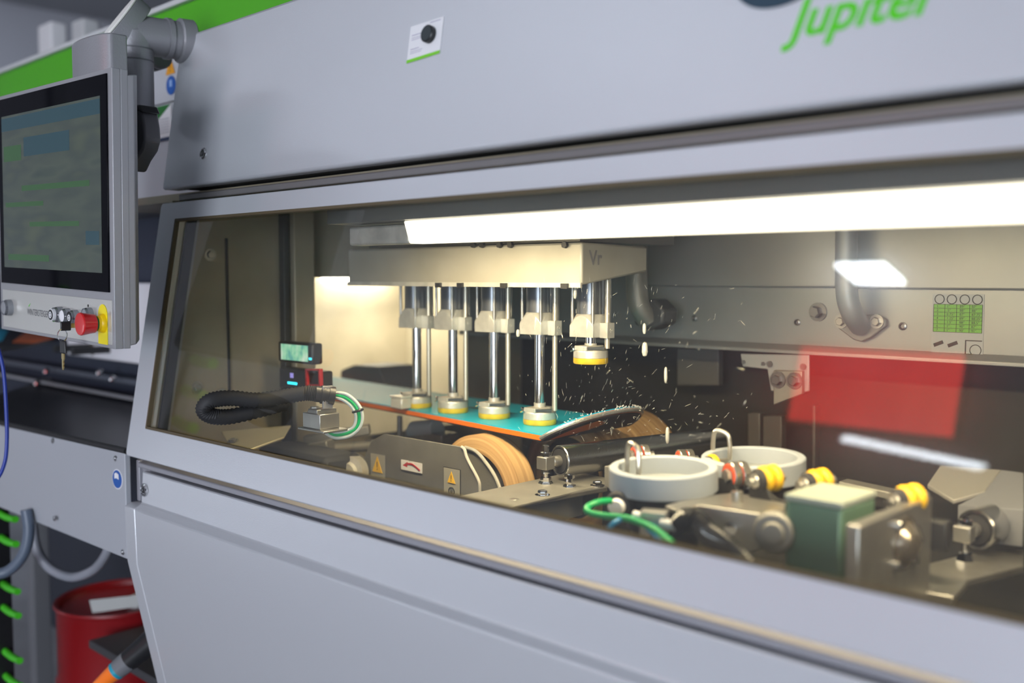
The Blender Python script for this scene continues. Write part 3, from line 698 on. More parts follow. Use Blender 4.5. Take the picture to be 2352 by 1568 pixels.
b = B().cyl((ez.x-.001,ez.y-.002,zp), (ez.x-.001,ez.y-.002,ez.z+.028), .0042, seg=14)
b.lathe((ez.x-.001,ez.y-.002,ez.z+.010), UZ, [(0,0),(.009,0),(.009,.007),(0,.007)], 6).lathe((ez.x-.001,ez.y-.002,ez.z+.019), UZ, [(0,0),(.0055,0),(.0055,.010),(0,.010)], 6)
b.lathe((ez.x-.001,ez.y-.002,zp), UZ, [(0,0),(.013,0),(.011,.004),(.009,.004),(.009,.011),(0,.011)], 6).lathe((ez.x-.001,ez.y-.002,ez.z-.018), UZ, [(0,0),(.008,0),(.008,.006),(0,.006)], 6)
obj('clamp_stud', b, CHROME, rt)
BP = thing('bracket_plate', 'worn steel mounting plate with bolts below the end of the chrome roller', 'plate', (-1.1, 1.15, zp))
c1 = P(1151,1160,Z=zp); c2 = P(1396,1117,Z=zp); c3 = P(1370,1100,Z=zp); c0 = P(1071,1142,Z=zp); c4 = P(1235,1112,Z=zp)
obj('plate_body', B().prism([c0,c1,c2,c2+V((-.02,.012,0)),c3,V((c0.x+.005,c3.y,zp))], (0,0,-.009)), STEEL, BP, .002)
for k, (px, py, h) in enumerate(((1308,1118,.010),(1246,1138,.0),(1372,1116,.0),(1182,1147,-.004))):
    q = P(px, py, Z=zp); bb = B()
    if h > 0: bb.lathe(q, UZ, [(0,0),(.011,0),(.010,.004),(.005,.005),(.005,.014),(.0085,.0145),(.0085,.021),(0,.022)], 6)
    elif h < 0: bb.lathe(q, UZ, [(0,0),(.008,0),(.007,.0012),(0,.0012)], 20)
    else: bb.hexbolt(q, UZ, .0075, .007)
    obj('plate_bolt', bb, CHROME if h >= 0 else STEEL, BP)
obj('plate_stand', B().box(c1.x-.06, c1.x-.045, c1.y+.02, c2.y-.02, zp-.05, zp-.009).box(c1.x-.02, c1.x-.005, c1.y+.03, c2.y-.02, zp-.05, zp-.009), DIRTY, BP)
BR_ = thing('bed_rail', 'long dark steel bed rail with pale top edge under the mounting plate', 'rail', (-.8, 1.15, 1.0))
e1 = P(1240,1184,Y=1.06); 
obj('rail_body', B().box(c1.x-.09, c1.x+.18, 1.055, 1.07, .95, e1.z), DIRTY, BR_, .002)
obj('rail_top', B().box(c1.x-.09, c1.x+.02, 1.055, 1.33, e1.z, e1.z+.004), DIRTY, BR_, .001)
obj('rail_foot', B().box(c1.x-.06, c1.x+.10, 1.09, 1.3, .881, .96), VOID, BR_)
obj('rail_block', B().prism([P(1388,1070,Y=1.20), P(1402,1072,Y=1.20), P(1402,1112,Y=1.20), P(1420,1135,Y=1.20), P(1388,1115,Y=1.20)], (0,.02,0)), DIRTY, BR_, .001)

r2 = V((P(2240,1216,D=1.32))); 
rt2, ax2 = roller_unit(r2, r2+V((.05,.42,.0)).normalized()*.43, .0262, 'blurred chrome roller cut by the right edge of the photo', '')
e2 = r2-ax2*.026
obj('axle_clamp', B().box(e2.x-.012,e2.x+.010,e2.y-.013,e2.y+.009,e2.z-.011,e2.z+.010), STEEL, rt2, .0012)
obj('clamp_stud', B().cyl((e2.x,e2.y,e2.z-.036), (e2.x,e2.y,e2.z+.022), .0042, seg=12).lathe((e2.x,e2.y,e2.z+.010), UZ, [(0,0),(.009,0),(.009,.007),(0,.007)], 6).lathe((e2.x,e2.y,e2.z-.036), UZ, [(0,0),(.012,0),(.009,.009),(0,.009)], 6), CHROME, rt2)
zp2 = e2.z-.036
B2 = thing('bracket_plate', 'blurred steel mounting plate below the right-hand chrome roller', 'plate', (e2.x, e2.y-.1, zp2))
d1 = P(1985,1332,Z=zp2); d2 = P(2240,1345,Z=zp2)
obj('plate_body', B().prism([d1, P(2190,1370,Z=zp2), P(2225,1330,Z=zp2), P(2352,1300,Z=zp2), P(2352,1262,Z=zp2), P(2220,1270,Z=zp2)], (0,0,-.010)), STEEL, B2, .002)
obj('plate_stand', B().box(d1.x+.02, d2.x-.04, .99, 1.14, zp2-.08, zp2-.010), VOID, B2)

# ------------------------------------------------------------------ grey side grinding rings
tilt = V((.0, -.045, 1)).normalized()
def gring(px, py, zt, r, h, label, hk, hk2):
    c = P(px, py, Z=zt)
    t = thing('grinding_ring', label, 'grinding ring', (c.x, c.y, zt-h), group=None)
    o = obj('ring_body', B().ring(c-tilt*h, tilt, r, r-.012, h, 72, .0015), RINGG, t, ang=30)
    obj('ring_floor', B().ring(c-tilt*(h-.001), tilt, r-.011, .03, .006, 48), mat('ring_floor', (.25,.27,.28), .6), t)
    a = P(*hk, Z=zt+.002); b_ = P(*hk2, Z=zt-.004); u = V((0,0,.028))
    obj('wire_handle', B().tube([a-u*.6, a+u*.5, a+u+(b_-a)*.18, b_+u+(a-b_)*.18, b_+u*.5, b_-u*.3], .0034, 10, 5), mat('handle_steel', (.62,.58,.5), .3, .9), t)
    obj('ring_spindle', B().cyl(c-tilt*(h+.05), c-tilt*(h-.004), .05, .058, 32), RUBBER, t)
    return c
z_r = 1.197
rc1 = gring(1523, 1070, z_r, .0725, .031, 'grey cup-shaped grinding ring with a wire handle, the nearer of two', (1441,1062), (1467,1078))
rc2 = gring(1730, 1047, z_r, .0725, .031, 'grey cup-shaped grinding ring with a wire handle, standing behind the nearer one', (1638,1030), (1676,1042))

# ------------------------------------------------------------------ small guide rollers
def disc_roller(name, label, px, py, D, r, w, kind, cat='roller', grp=None, axis=(.25,.97,0), pair=True, arm=True):
    c = P(px, py, D=D); ax = V(axis).normalized()
    t = thing(name, label, cat, c, group=grp)
    obj('roller_core', B().lathe(c-ax*.004, ax, [(0,0),(.006,0),(.006,w*2+.016),(0,w*2+.016)], 16), STEEL, t)
    for k in range(2 if pair else 1):
        o = c+ax*(k*(w+.0025))
        if kind == 'orange':
            obj('steel_race', B().ring(o, ax, r, r*.84, w, 36, .0008), mat('race_steel', (.6,.58,.55), .25, .9), t)
            obj('orange_bush', B().ring(o-ax*.0006, ax, r*.85, r*.5, w, 30, .0006), ORUB, t)
        else:
            obj('yellow_tyre', B().lathe(o, ax, [(r*.45,0),(r*.86,0),(r,w*.25),(r,w*.75),(r*.86,w),(r*.45,w)], 36, True), YEL, t, ang=50)
    if kind == 'orange': obj('centre_bolt', B().lathe(c-ax*.001, -ax, [(0,0),(r*.52,0),(r*.48,.005),(0,.006)], 6), STEEL, t)
    else:
        obj('end_disc', B().lathe(c-ax*.009, ax, [(0,0),(r*.62,0),(r*.85,.003),(r*.85,.0085),(0,.0085)], 30), RUBBER, t)
        obj('centre_bolt', B().lathe(c-ax*.009, -ax, [(0,0),(r*.55,0),(r*.52,.003),(r*.34,.004),(r*.32,.010),(r*.15,.010),(r*.13,.006),(0,.006)], 24), STEEL, t)
    if arm: obj('roller_arm', B().prism([c+V((-.012,.0,-.004)), c+V((.012,0,-.004)), c+V((.030,0,-.045)), c+V((-.01,0,-.045))], ax*-.006), mat('arm_dark', (.05,.05,.048), .45, .5), t, .001)
    return t
gr = 'guide rollers beside the grey rings'
disc_roller('guide_roller', 'orange and steel guide roller pair behind the handle of the nearer ring', 1455, 1046, 1.52, .0165, .010, 'orange', grp=gr, arm=False, axis=(.55,.83,0))
disc_roller('guide_roller', 'orange and steel guide roller pair between the two grey rings', 1558, 1056, 1.55, .0165, .010, 'orange', grp=gr, arm=False, axis=(.55,.83,0))
disc_roller('guide_roller', 'large orange and steel guide roller pair right of the nearer ring', 1674, 1092, 1.34, .0185, .011, 'orange', grp=gr, axis=(.42,.9,0))
gy = 'yellow tyred guide rollers'
disc_roller('guide_roller', 'small yellow guide roller half hidden behind the nearer ring', 1630, 1066, 1.42, .014, .010, 'yellow', grp=gy, pair=False)
disc_roller('guide_roller', 'yellow guide roller pair, first to the right of the big orange one', 1748, 1102, 1.28, .0175, .011, 'yellow', grp=gy, axis=(.45,.88,.08))
disc_roller('guide_roller', 'yellow guide roller pair above the green-grey motor block', 1862, 1110, 1.24, .0165, .011, 'yellow', grp=gy, axis=(.45,.88,.08))
disc_roller('guide_roller', 'yellow guide roller pair furthest right, above the domed steel block', 2070, 1148, 1.16, .0165, .0115, 'yellow', grp=gy, axis=(.45,.88,.08))
LA = thing('roller_carrier', 'dark steel carrier arm running under the yellow guide rollers', 'carrier', P(1900,1180,D=1.3))
obj('carrier_bar', B().bar(P(1690,1165,D=1.36), P(2180,1230,D=1.18), .02, .035), mat('arm_dark', (.05,.05,.048)), LA, .002)
obj('carrier_plate', B().prism([P(1640,1138,D=1.33), P(1770,1128,D=1.33), P(1810,1160,D=1.3), P(1690,1180,D=1.3)], (0,.0,-.02)), mat('arm_dark', (.05,.05,.048)), LA, .002)
obj('carrier_plate', B().bar(P(1465,1062,D=1.50), P(1640,1080,D=1.42), .012, .014), mat('arm_dark', (.05,.05,.048)), LA, .002)
obj('carrier_bar', B().bar(P(1935,1110,Y=1.45), P(2120,1150,Y=1.45), .03, .012), DIRTY, LA, .002)

# ------------------------------------------------------------------ mechanism below the nearer ring
MP = thing('pivot_plate', 'warm grey pivot plate with studs, front of the nearer grinding ring', 'plate', P(1680,1220,D=1.2))
zt_ = P(1600,1160,D=1.24).z
obj('plate_top', B().prism([P(1527,1160,Z=zt_), P(1595,1140,Z=zt_), P(1690,1130,Z=zt_), P(1805,1155,Z=zt_), P(1800,1190,Z=zt_), P(1740,1182,Z=zt_), P(1600,1160,Z=zt_), P(1560,1172,Z=zt_)], (0,0,-.006)), STEEL, MP, .0015)
obj('plate_face', B().prism([P(1600,1158,D=1.20), P(1745,1180,D=1.16), P(1745,1262,D=1.16), P(1690,1275,D=1.17), P(1640,1240,D=1.19), P(1600,1215,D=1.2)], (0,.014,0)), STEEL, MP, .002)
obj('plate_stud', B().cyl(P(1693,1158,D=1.26), P(1693,1128,D=1.26), .0075), STEEL, MP, .0)
obj('bearing_boss', B().lathe(P(1775,1225,D=1.13), (.3,-.95,0), [(0,0),(.021,0),(.024,-.004),(.024,-.02),(0,-.02)], 32).lathe(P(1775,1225,D=1.13), (.3,-.95,0), [(0,.0),(.014,0),(.012,.005),(0,.005)], 24), DIRTY, MP, .001)
obj('plate_bolt', B().lathe(P(1648,1222,D=1.17), (.3,-.95,0), [(0,0),(.006,0),(.006,.006),(0,.006)], 16), CHROME, MP)
obj('plate_bolt', B().lathe(P(1680,1212,D=1.17), (.3,-.95,0), [(0,0),(.007,0),(.007,.006),(0,.006)], 16), CHROME, MP)
MS = thing('spindle_motor', 'black round spindle housing with a pale sensor button under the nearer ring', 'motor', P(1530,1230,D=1.25))
obj('motor_body', B().cyl(rc1-tilt*.14, rc1-tilt*.0815, .045, seg=32, bev=.004), mat('motor_dark', (.06,.06,.065), .5), MS)
obj('motor_foot', B().cyl(rc1-tilt*.32, rc1-tilt*.14, .03, seg=24), VOID, MS)
sc_ = P(1418,1163,D=1.30)
obj('sensor_body', B().lathe(sc_, (-.35,.93,0), [(0,0),(.017,0),(.019,.004),(.019,.022),(0,.022)], 28), RUBBER, MS)
obj('sensor_button', B().lathe(sc_, (.35,-.93,0), [(0,-.002),(.011,-.002),(.011,.006),(.009,.009),(0,.009)], 28), WHT, MS)
CL = thing('air_fitting', 'small steel air coupling with white plugs where the green hose ends', 'fitting', P(1520,1200,D=1.2))
obj('fitting_body', B().box(-.016,.016,-.010,.010,-.015,.015, Mx.Translation(P(1503,1200,D=1.2)) @ Mx.Rotation(R(25),4,'Z')), STEEL, CL, .0015)
obj('fitting_plug', B().cyl(P(1455,1183,D=1.22), P(1490,1192,D=1.21), .0058), WHT, CL)
obj('fitting_plug', B().cyl(P(1518,1200,D=1.19), P(1550,1208,D=1.18), .0062), WHT, CL)
def hose(name, label, pts, r, m, D=None, rf=None, grp=None, seg=12, smooth=8):
    t = obj(name, B().tube([P(*q[:2], D=q[2]) for q in pts], r, seg, smooth, rf), m)
    return tag(t, label, 'hose', grp)
hose('air_hose', 'bright green air hose looping under the nearer grey ring', [(1403,1150,1.28),(1375,1153,1.27),(1350,1164,1.26),(1352,1176,1.25),(1385,1184,1.24),(1440,1190,1.2),(1490,1208,1.16),(1520,1228,1.13),(1545,1250,1.1)], .0042, GHOSE)
hose('air_hose', 'thin blue air hose below the green hose', [(1395,1218,1.2),(1412,1200,1.2),(1440,1190,1.21),(1470,1200,1.2),(1500,1225,1.17),(1525,1250,1.15)], .0032, BHOSE)
rfc = lambda i: 1.0 if i % 2 else .74
hose('cable_conduit', 'ribbed black conduit gleaming wet at the lower glass edge', [(1560,1205,1.17),(1580,1190,1.16),(1604,1200,1.15),(1625,1225,1.13),(1660,1248,1.1),(1700,1285,1.07),(1740,1330,1.03)], .013, mat('wet_rubber', (.03,.03,.03), .15, coat=.8), rf=rfc, smooth=12)

# motor block & domed block
MB = thing('motor_block', 'boxy grey-green motor block with pale lid by the lower glass edge', 'motor', P(1870,1330,Y=1.02))
yb = 1.02
f0 = P(1804,1128,Y=yb); f1 = P(1934,1158,Y=yb); fb_ = P(1870,1345,Y=yb).z
xm1 = f1.x; ydp = P(2012,1130,X=xm1).y
obj('motor_case', B().box(f0.x, xm1, yb, ydp, fb_-.08, f1.z-.006), mat('motor_greygreen', (.13,.24,.16), .35, .2, .1, 80), MB, .004)
obj('motor_lid', B().box(f0.x-.001, xm1+.001, yb-.001, ydp+.001, f1.z-.006, f1.z+.002), mat('lid_pale', (.34,.38,.32), .4), MB, .002)
DB = thing('domed_block', 'steel block with a round domed cap beside the motor block', 'gearbox', P(2060,1310,D=1.15))
xd = P(1975,1215,Y=1.03).x
g0 = P(1975,1208,X=xd+.02); g1_ = P(2142,1168,X=xd+.02)
obj('block_body', B().box(xd+.004, xd+.02, g0.y, g1_.y, g0.z-.13, g0.z), STEEL, DB, .003)
dc = P(2078,1246,X=xd+.02)
obj('domed_cap', B().lathe(dc, (1,0,0), [(0,.017),(.012,.015),(.020,.009),(.024,.002),(.030,.002),(.030,-.002),(0,-.002)], 40), mat('bronze_steel', (.5,.44,.36), .25, .9), DB)
for dy, dz in ((-.022,.024),(-.026,-.02),(.024,-.024)): obj('cap_bolt', B().lathe(dc+V((0,dy,dz)), (1,0,0), [(0,0),(.0055,0),(.0055,.006),(0,.006)], 16), CHROME, DB)
SC = thing('splash_cover', 'pale grey angled splash cover at the right of the chamber', 'cover', P(2230,1160,Y=1.45))
obj('cover_top', B().prism([P(2160,1068,Y=1.5), P(2300,1078,Y=1.5), P(2262,1128,Y=1.45), P(2190,1148,Y=1.42), P(2130,1112,Y=1.45)], (0,0,-.006)), mat('cover_grey', (.26,.25,.23), .5, .3), SC, .001)
obj('cover_side', B().prism([P(2300,1078,Y=1.5), P(2352,1085,Y=1.5), P(2352,1170,Y=1.40), P(2200,1160,Y=1.42), P(2262,1128,Y=1.45)], (0,0,-.05)), DPAINT, SC, .001)
DK = thing('machine_plinth', 'dark steel plinth filling the lower chamber behind the rollers', 'plinth', (-.4, 1.6, .9))
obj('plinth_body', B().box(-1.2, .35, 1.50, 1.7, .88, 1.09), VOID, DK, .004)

# ------------------------------------------------------------------ left part of chamber: device, conduit, fittings
AC = thing('action_camera', 'small black action camera with a glowing rear screen inside the chamber', 'camera', P(678,835,Y=1.13))
Yq = 1.13
def pbox(x0_, y0_, x1_, y1_, Y, th): a = P(x0_,y0_,Y=Y); c = P(x1_,y1_,Y=Y); return (a.x, c.x, Y, Y+th, c.z, a.z)
b = B().box(*pbox(638,783,717,838,Yq,.026)); obj('camera_body', b, BLACK, AC, .004)
obj('camera_screen', B().box(*pbox(645,789,707,831,Yq-.0006,.001)), pattern_emis('camera_screen', [(.05,.35,.4), (.35,.8,.5), (.75,.95,.75)], 55, .9, sc=(1,1,.6)), AC)
obj('status_light', B().box(*pbox(709,821,715,827,Yq-.001,.001)), emis('cyan_glow', (.05,.75,.95), 1.5), AC)
AB = thing('camera_mount', 'black mount block with a cyan light bar and red square ring under the action camera', 'mount', P(680,900,Y=1.13))
obj('mount_body', B().box(*pbox(640,843,737,905,Yq-.002,.03)), BLACK, AB, .004)
obj('light_bar', B().box(*pbox(660,876,681,884,Yq-.0035,.002)), emis('cyan_bar', (.03,.75,.95), 2.2), AB, .0006)
obj('light_mark', B().box(*pbox(666,856,673,868,Yq-.003,.001)), emis('violet_mark', (.35,.3,.8), .6), AB)
sq = lambda g_: [P(x,y,Y=Yq-.008) for x,y in ((700+g_,847+g_),(734-g_,847+g_),(735-g_,887-g_),(701+g_,887-g_))]
obj('red_ring', B().framed(sq(0), sq(4), (0,.008,0)), mat('ring_red', (.45,.02,.03), .4), AB, .0008)
cr = lambda i: 1.0 if i % 2 else .86
CN = thing('cable_conduit', 'thick black corrugated conduit arching across the lower left of the window', 'conduit', P(560,930,D=1.62))
obj('conduit_tube', B().tube([P(*q[:2],D=q[2]) for q in ((655,925,1.70),(600,940,1.66),(530,956,1.63),(486,955,1.61),(468,940,1.60),(484,920,1.60),(530,914,1.62),(590,919,1.64),(650,911,1.66),(700,903,1.67),(728,904,1.67))], .0135, 16, 12, cr), RUBBER, CN, ang=80)
ca = P(724,904,D=1.67); cb_ = P(768,909,D=1.68)
obj('conduit_connector', B().cyl(ca, cb_, .0135, seg=20).cyl(ca.lerp(cb_,.3), ca.lerp(cb_,.5), .0155, seg=20).cyl(ca.lerp(cb_,.7), cb_, .0155, seg=20), BLACK, CN)
ww = [((768,902),(795,905),(820,925),(832,950),(828,978),(805,1000),(770,1005),(742,990)), ((768,907),(792,912),(815,930),(825,955),(820,980),(798,994),(768,998),(745,985)), ((768,912),(788,918),(808,934),(818,957),(812,980),(792,990),(766,992),(748,982))]
cab = thing('cable_bundle', 'bundle of pale and green cables looping out of the conduit end', 'cable', P(830,950,D=1.68))
for w_, m_, n_ in zip(ww, (WHOSE, GHOSE, WHOSE), ('pale_cable','green_cable','pale_cable')): obj(n_, B().tube([P(x,y,D=1.68) for x,y in w_], .0030, 8, 8), m_, cab)
obj('cable_tie', B().torus(P(822,943,D=1.68), P(826,955,D=1.68)-P(820,935,D=1.68), .0085, .0022, 16, 8), BLACK, cab)
HB = thing('hose_bracket', 'bolted steel bracket block holding the conduit connector', 'bracket', P(735,980,D=1.69))
kb = P(735,962,D=1.69)
obj('bracket_block', B().box(-.022,.028,-.02,.02,-.014,.012, Mx.Translation(kb)), STEEL, HB, .0015)
obj('bracket_plate', B().box(-.03,.045,-.025,.025,-.018,-.014, Mx.Translation(kb)).box(-.006,.020,-.02,.02,.012,.019, Mx.Translation(kb)), STEEL, HB, .001)
kp = P(752,905,D=1.67)
obj('bracket_tab', B().box(-.0015,.0015,-.010,.010,-.024,.014, Mx.Translation(kp)), ALU, HB, .0008)
obj('bracket_bolt', B().hexbolt(kb+V((-.006,-.006,.012)), UZ, .008, .008), STEEL, HB)
TR = thing('drip_tray', 'warm lit sloping metal tray under the corrugated conduit', 'tray', P(580,1010,Y=1.05))
obj('tray_sheet', B().prism([P(508,990,Y=1.02), P(668,976,Y=1.12), P(652,1003,Y=1.08), P(570,1033,Y=1.0), P(530,1028,Y=.98)], (0,0,-.004)), mat('tray_metal', (.62,.56,.38), .4, .5, .3, 30), TR, .001)
obj('tray_bolt', B().hexbolt(P(534,1013,Y=1.0), (0,-.3,1), .007, .004), STEEL, TR)
GB = thing('gearbox_cluster', 'dark oily gearbox with worn round flanges left of the wheel guard', 'gearbox', P(760,1080,Y=1.2))
b = B().box(*pbox(590,1020,745,1160,1.10,.09)); obj('gearbox_body', b, VOID, GB, .01)
c_ = P(800,1085,Y=1.16)
obj('gearbox_flange', B().lathe(c_, (.4,-.9,.1), [(0,.01),(.018,.01),(.022,.004),(.032,.002),(.034,-.02),(0,-.02)], 36), ALUW, GB)
obj('gearbox_flange', B().lathe(c_+V((-.03,.02,-.01)), (.4,-.9,.1), [(0,.01),(.022,.01),(.03,.004),(.04,.002),(.042,-.02),(0,-.02)], 36), STEEL, GB)
obj('gearbox_arm', B().bar(P(700,1010,Y=1.2), P(850,985,Y=1.3), .03, .02).bar(P(640,1045,Y=1.15), P(760,1020,Y=1.2), .03, .02), DIRTY, GB, .003)
obj('gearbox_shaft', B().cyl(P(760,1030,Y=1.22), P(880,1020,Y=1.34), .012), DIRTY, GB)
RR = thing('feed_roller', 'short pale roller seen under the snowboard beyond the wheel guard', 'roller', P(975,985,Y=1.4))
obj('roller_drum', B().cyl(P(950,990,Y=1.42), P(1005,985,Y=1.42), .022, seg=30, bev=.002), WHOSE, RR)
obj('roller_bracket', B().box(*pbox(930,985,1015,1030,1.40,.05)), STEEL, RR, .003)
obj('roller_pin', B().cyl(P(918,955,Y=1.4), P(918,1010,Y=1.4), .006), STEEL, RR)
TV = thing('motor_cover', 'grey angular motor cover in the haze behind the snowboard tail', 'cover', P(840,890,Y=1.5))
obj('cover_body', B().prism([P(x,y,Y=1.68) for x,y in ((782,850),(812,838),(870,842),(884,880),(872,905),(780,895))], (0,.12,0)), DPAINT, TV, .004)
obj('cover_pin', B().cyl(P(790,880,Y=1.68), P(790,895,Y=1.64), .012), RED, TV)
BX = thing('clear_box', 'sparkling clear plastic cube lying on the snowboard next to the leftmost press foot', 'box', P(922,938,Z=fzb))
q = P(921,938,Z=fzb+.001)
CLP = mat('clear_plastic', (.8,.8,.74), .12, .3, .6, 120, coat=1)
obj('box_shell', B().box(q.x-.02,q.x+.016,q.y-.012,q.y+.016,fzb+.001,fzb+.024), CLP, BX, .003)
obj('box_lid', B().box(q.x-.021,q.x+.017,q.y-.013,q.y+.017,fzb+.024,fzb+.028), CLP, BX, .001)

# ------------------------------------------------------------------ water
WATER = mat('water_drop', (.85,.85,.78), .08, 0, coat=1, emit=None); WATER.node_tree.nodes['Principled BSDF'].inputs['Transmission Weight'].default_value = .45
def drop(b, c, d, L_, r, seg=8):
    d = V(d).normalized(); b.lathe(V(c)-d*L_/2, d, [(0,0),(r*.7,L_*.08),(r,L_*.3),(r,L_*.7),(r*.7,L_*.93),(0,L_)], seg)
sp = B()
for k in range(420):
    u = random.gauss(0,1); px = 1390+150*u; py = random.uniform(640,1010) if random.random() < .7 else random.uniform(900,1030)
    if not (1180 < px < 1750): continue
    a_ = math.atan2(1010-py, px-1240)+random.gauss(0,.5)
    dv = V((math.cos(a_)*.6, random.uniform(-.3,.3), math.sin(a_)+random.uniform(-.2,.5)))
    L_ = random.choice((.003,.005,.008,.012)); drop(sp, P(px,py,Y=random.uniform(1.15,1.5)), dv, L_, random.uniform(.00014,.0003), 5)
tag(obj('water_spray', sp, WATER), 'fine spray of water droplets flying off the board nose', 'water', kind='stuff')
for k, (px, py, L_, r, lb) in enumerate(((1481,802,.024,.0045,'fat falling water drop level with the raised foot pad'),(1480,755,.018,.0028,'falling water drop just above the fat drop'),(1529,861,.026,.0024,'long thin water drop lowest but one to the right of the raised foot'),(1533,1000,.028,.003,'lowest falling water drop, in front of the long chrome roller'),(1190,765,.014,.0035,'water drop between the third and fourth press cylinders'),(1321,672,.022,.003,'water drop dripping from the corner of the press beam'))):
    b = B(); drop(b, P(px,py,Y=1.28), (0,0,1), L_, r, 16)
    tag(obj('water_drop', b, WATER), lb, 'water drop', 'falling water drops')

# ------------------------------------------------------------------ control terminal
Mt = Mx.Translation((-1.786,.70,1.563)) @ Mx.Rotation(R(1.73),4,'Y')
Mi = Mt.inverted()
CT = thing('control_terminal', 'grey touch screen control terminal with a red emergency stop button', 'control panel', m=Mt)
def ML(px, py): return Mi @ P(px, py, Y=.70)
w2, h2 = .2455, .2195
obj('terminal_housing', B().box(-w2, w2, .0, .014, -h2, h2).prism([(-w2+.0,.014,-h2),(w2,.014,-h2),(w2,.014,h2),(-w2,.014,h2)], (0,.012,0)), ALU, CT, .0012, local=True)
obj('rear_shell', B().prism([(w2-.0005,.014,-h2+.002),(w2-.0005,.036,-h2+.006),(w2-.02,.050,-h2+.010),(-w2+.02,.050,-h2+.010),(-w2,.036,-h2+.006),(-w2,.014,-h2+.002)], (0,0,2*h2-.012)), ALU, CT, .002, local=True)
sA = ML(247,168); sB = ML(258,672)
sx0 = ML(6,650).x; zt1 = ML(6,260).z; zt1 = sA.z; zb_ = ML(258,672).z
SG = mat('screen_glass', (.004,.004,.006), .05, spec=.05)
obj('screen_glass', B().box(sx0, sA.x, -.0025, .001, zb_, zt1), SG, CT, .0008, local=True)
da = ML(233,220); db = ML(241,627); dx0 = ML(14,600).x
DISP = pattern_emis('terminal_display', [(.030,.050,.050), (.065,.085,.070), (.045,.062,.058), (.075,.095,.068)], 7, .75, sc=(.7,1,3), rough=.25)
dsp = obj('display', B().box(dx0, da.x, -.0029, -.0024, db.z, da.z), DISP, CT, local=True)
u_ = mat('ui_blue', (.02,.05,.06), .3, emit=(.02,.045,.06), es=.5); u2 = mat('ui_green', (.03,.08,.03), .3, emit=(.03,.07,.03), es=.5)
dW, dH = da.x-dx0, da.z-db.z
for u0, u1, v0, v1, m_ in ((.0,1,.90,.985,u_),(.25,.72,.72,.84,u_),(.02,.22,.70,.80,u2),(.22,.9,.50,.535,u2),(.03,.45,.40,.43,u2),(.05,.5,.05,.09,u2),(.86,.98,.16,.24,u_),(.3,.8,.27,.30,u2)):
    obj('display_field', B().box(dx0+dW*u0, dx0+dW*u1, -.0031, -.0028, db.z+dH*v0, db.z+dH*v1), m_, dsp, local=True)
# lower faceplate
pa_ = ML(258,690); pc_ = ML(259,792); px0 = ML(8,660).x
FP = obj('button_plate', B().box(px0, pa_.x, -.0016, .001, pc_.z, pa_.z), mat('brushed_plate', (.62,.61,.58), .35, .5, .3, 1500), CT, .0003, local=True)
lg = ML(65,712); lh = ML(112,722)
FN = V((0,-1,0))
def ltext(name, body, size, m_, parent, org, sx=1):
    cu = bpy.data.curves.new('t','FONT'); cu.body = body; cu.size = size; t_ = bpy.data.objects.new('t', cu); COL.objects.link(t_)
    dg = bpy.context.evaluated_depsgraph_get(); me = bpy.data.meshes.new_from_object(t_.evaluated_get(dg)); bpy.data.objects.remove(t_)
    bm = bmesh.new(); bm.from_mesh(me); bm.transform(Mx.Translation(V(org)) @ Mx.Rotation(R(90),4,'X') @ Mx.Scale(sx,4,(1,0,0)))
    b = B(); b.bm.free(); b.bm = bm
    return obj(name, b, m_, parent, local=True)
lt = ltext('maker_lettering', 'WINTERSTEIGER', .0165, mat('lettering_grey', (.13,.13,.14), .5), FP, (lg.x, -.0019, lg.z-.008), .80)
obj('lettering_tick', B().prism([(lg.x+.006,-.0017,lg.z+.0075),(lg.x+.016,-.0017,lg.z+.0135),(lg.x+.0085,-.0017,lg.z+.0068)], (0,-.0004,0)), LOGOG, FP, local=True)
def lbox(b, c, rx, rz): pass
def push(name, c, r=.0135, L_=.016, face='black', icon=None, prot=.0):
    c = V((c.x, -.0016, c.z))
    o = obj(name, B().lathe(c, FN, [(0,0),(r,0),(r,L_*.7),(0,L_*.7)], 32), GREYPL, CT, local=True)
    obj('button_ring', B().lathe(c, FN, [(r*.78,L_*.7),(r*.99,L_*.7),(r*.92,L_),(r*.80,L_)], 32, True), CHROME, o, local=True)
    L2 = L_*.95+prot
    obj('button_cap', B().lathe(c, FN, [(0,L_*.5),(r*.78,L_*.5),(r*.76,L2),(0,L2+.0005)], 32), WHT if prot or face == 'white' else (GREYPL if face == 'grey' else BLACK), o, local=True)
    if icon:
        obj('icon_disc', B().lathe(c+FN*(L2+.0004), FN, [(0,0),(r*.66,0),(r*.66,.0006),(0,.0006)], 28), BLACK, o, local=True)
        obj('button_icon', B().ring(c+FN*(L2+.0010), FN, r*.42, r*.28, .0005, 24).ring(c+FN*(L2+.0010), FN, r*.16, r*.08, .0005, 16), WHT, o, local=True)
    return c
bz_ = ML(185,735).z
push('grey_push_button', ML(27,706), .0150, .014, 'grey')
push('start_button', ML(144,722), .0135, .014, 'white', True, .005)
push('white_push_button', ML(161,725), .0130, .013, 'white')
push('icon_push_button', ML(179,729), .0130, .013, 'black', True)
push('selector_button', ML(211,722), .0115, .012, 'grey')
kc = ML(209,746); kc = V((kc.x, -.0016, kc.z))
ks = obj('key_switch', B().lathe(kc, FN, [(0,0),(.0125,0),(.0125,.010),(.010,.017),(0,.017)], 32), mat('switch_greyblue', (.16,.19,.22), .4), CT, local=True)
obj('lock_barrel', B().lathe(kc, FN, [(0,.015),(.0072,.015),(.0072,.021),(.0055,.023),(0,.023)], 24), CHROME, ks, local=True)
g_ = ML(205,706)
obj('small_figure', B().ring((g_.x,-.0018,g_.z+.003),FN,.0022,.0012,.0004,16), INK, FP, local=True)
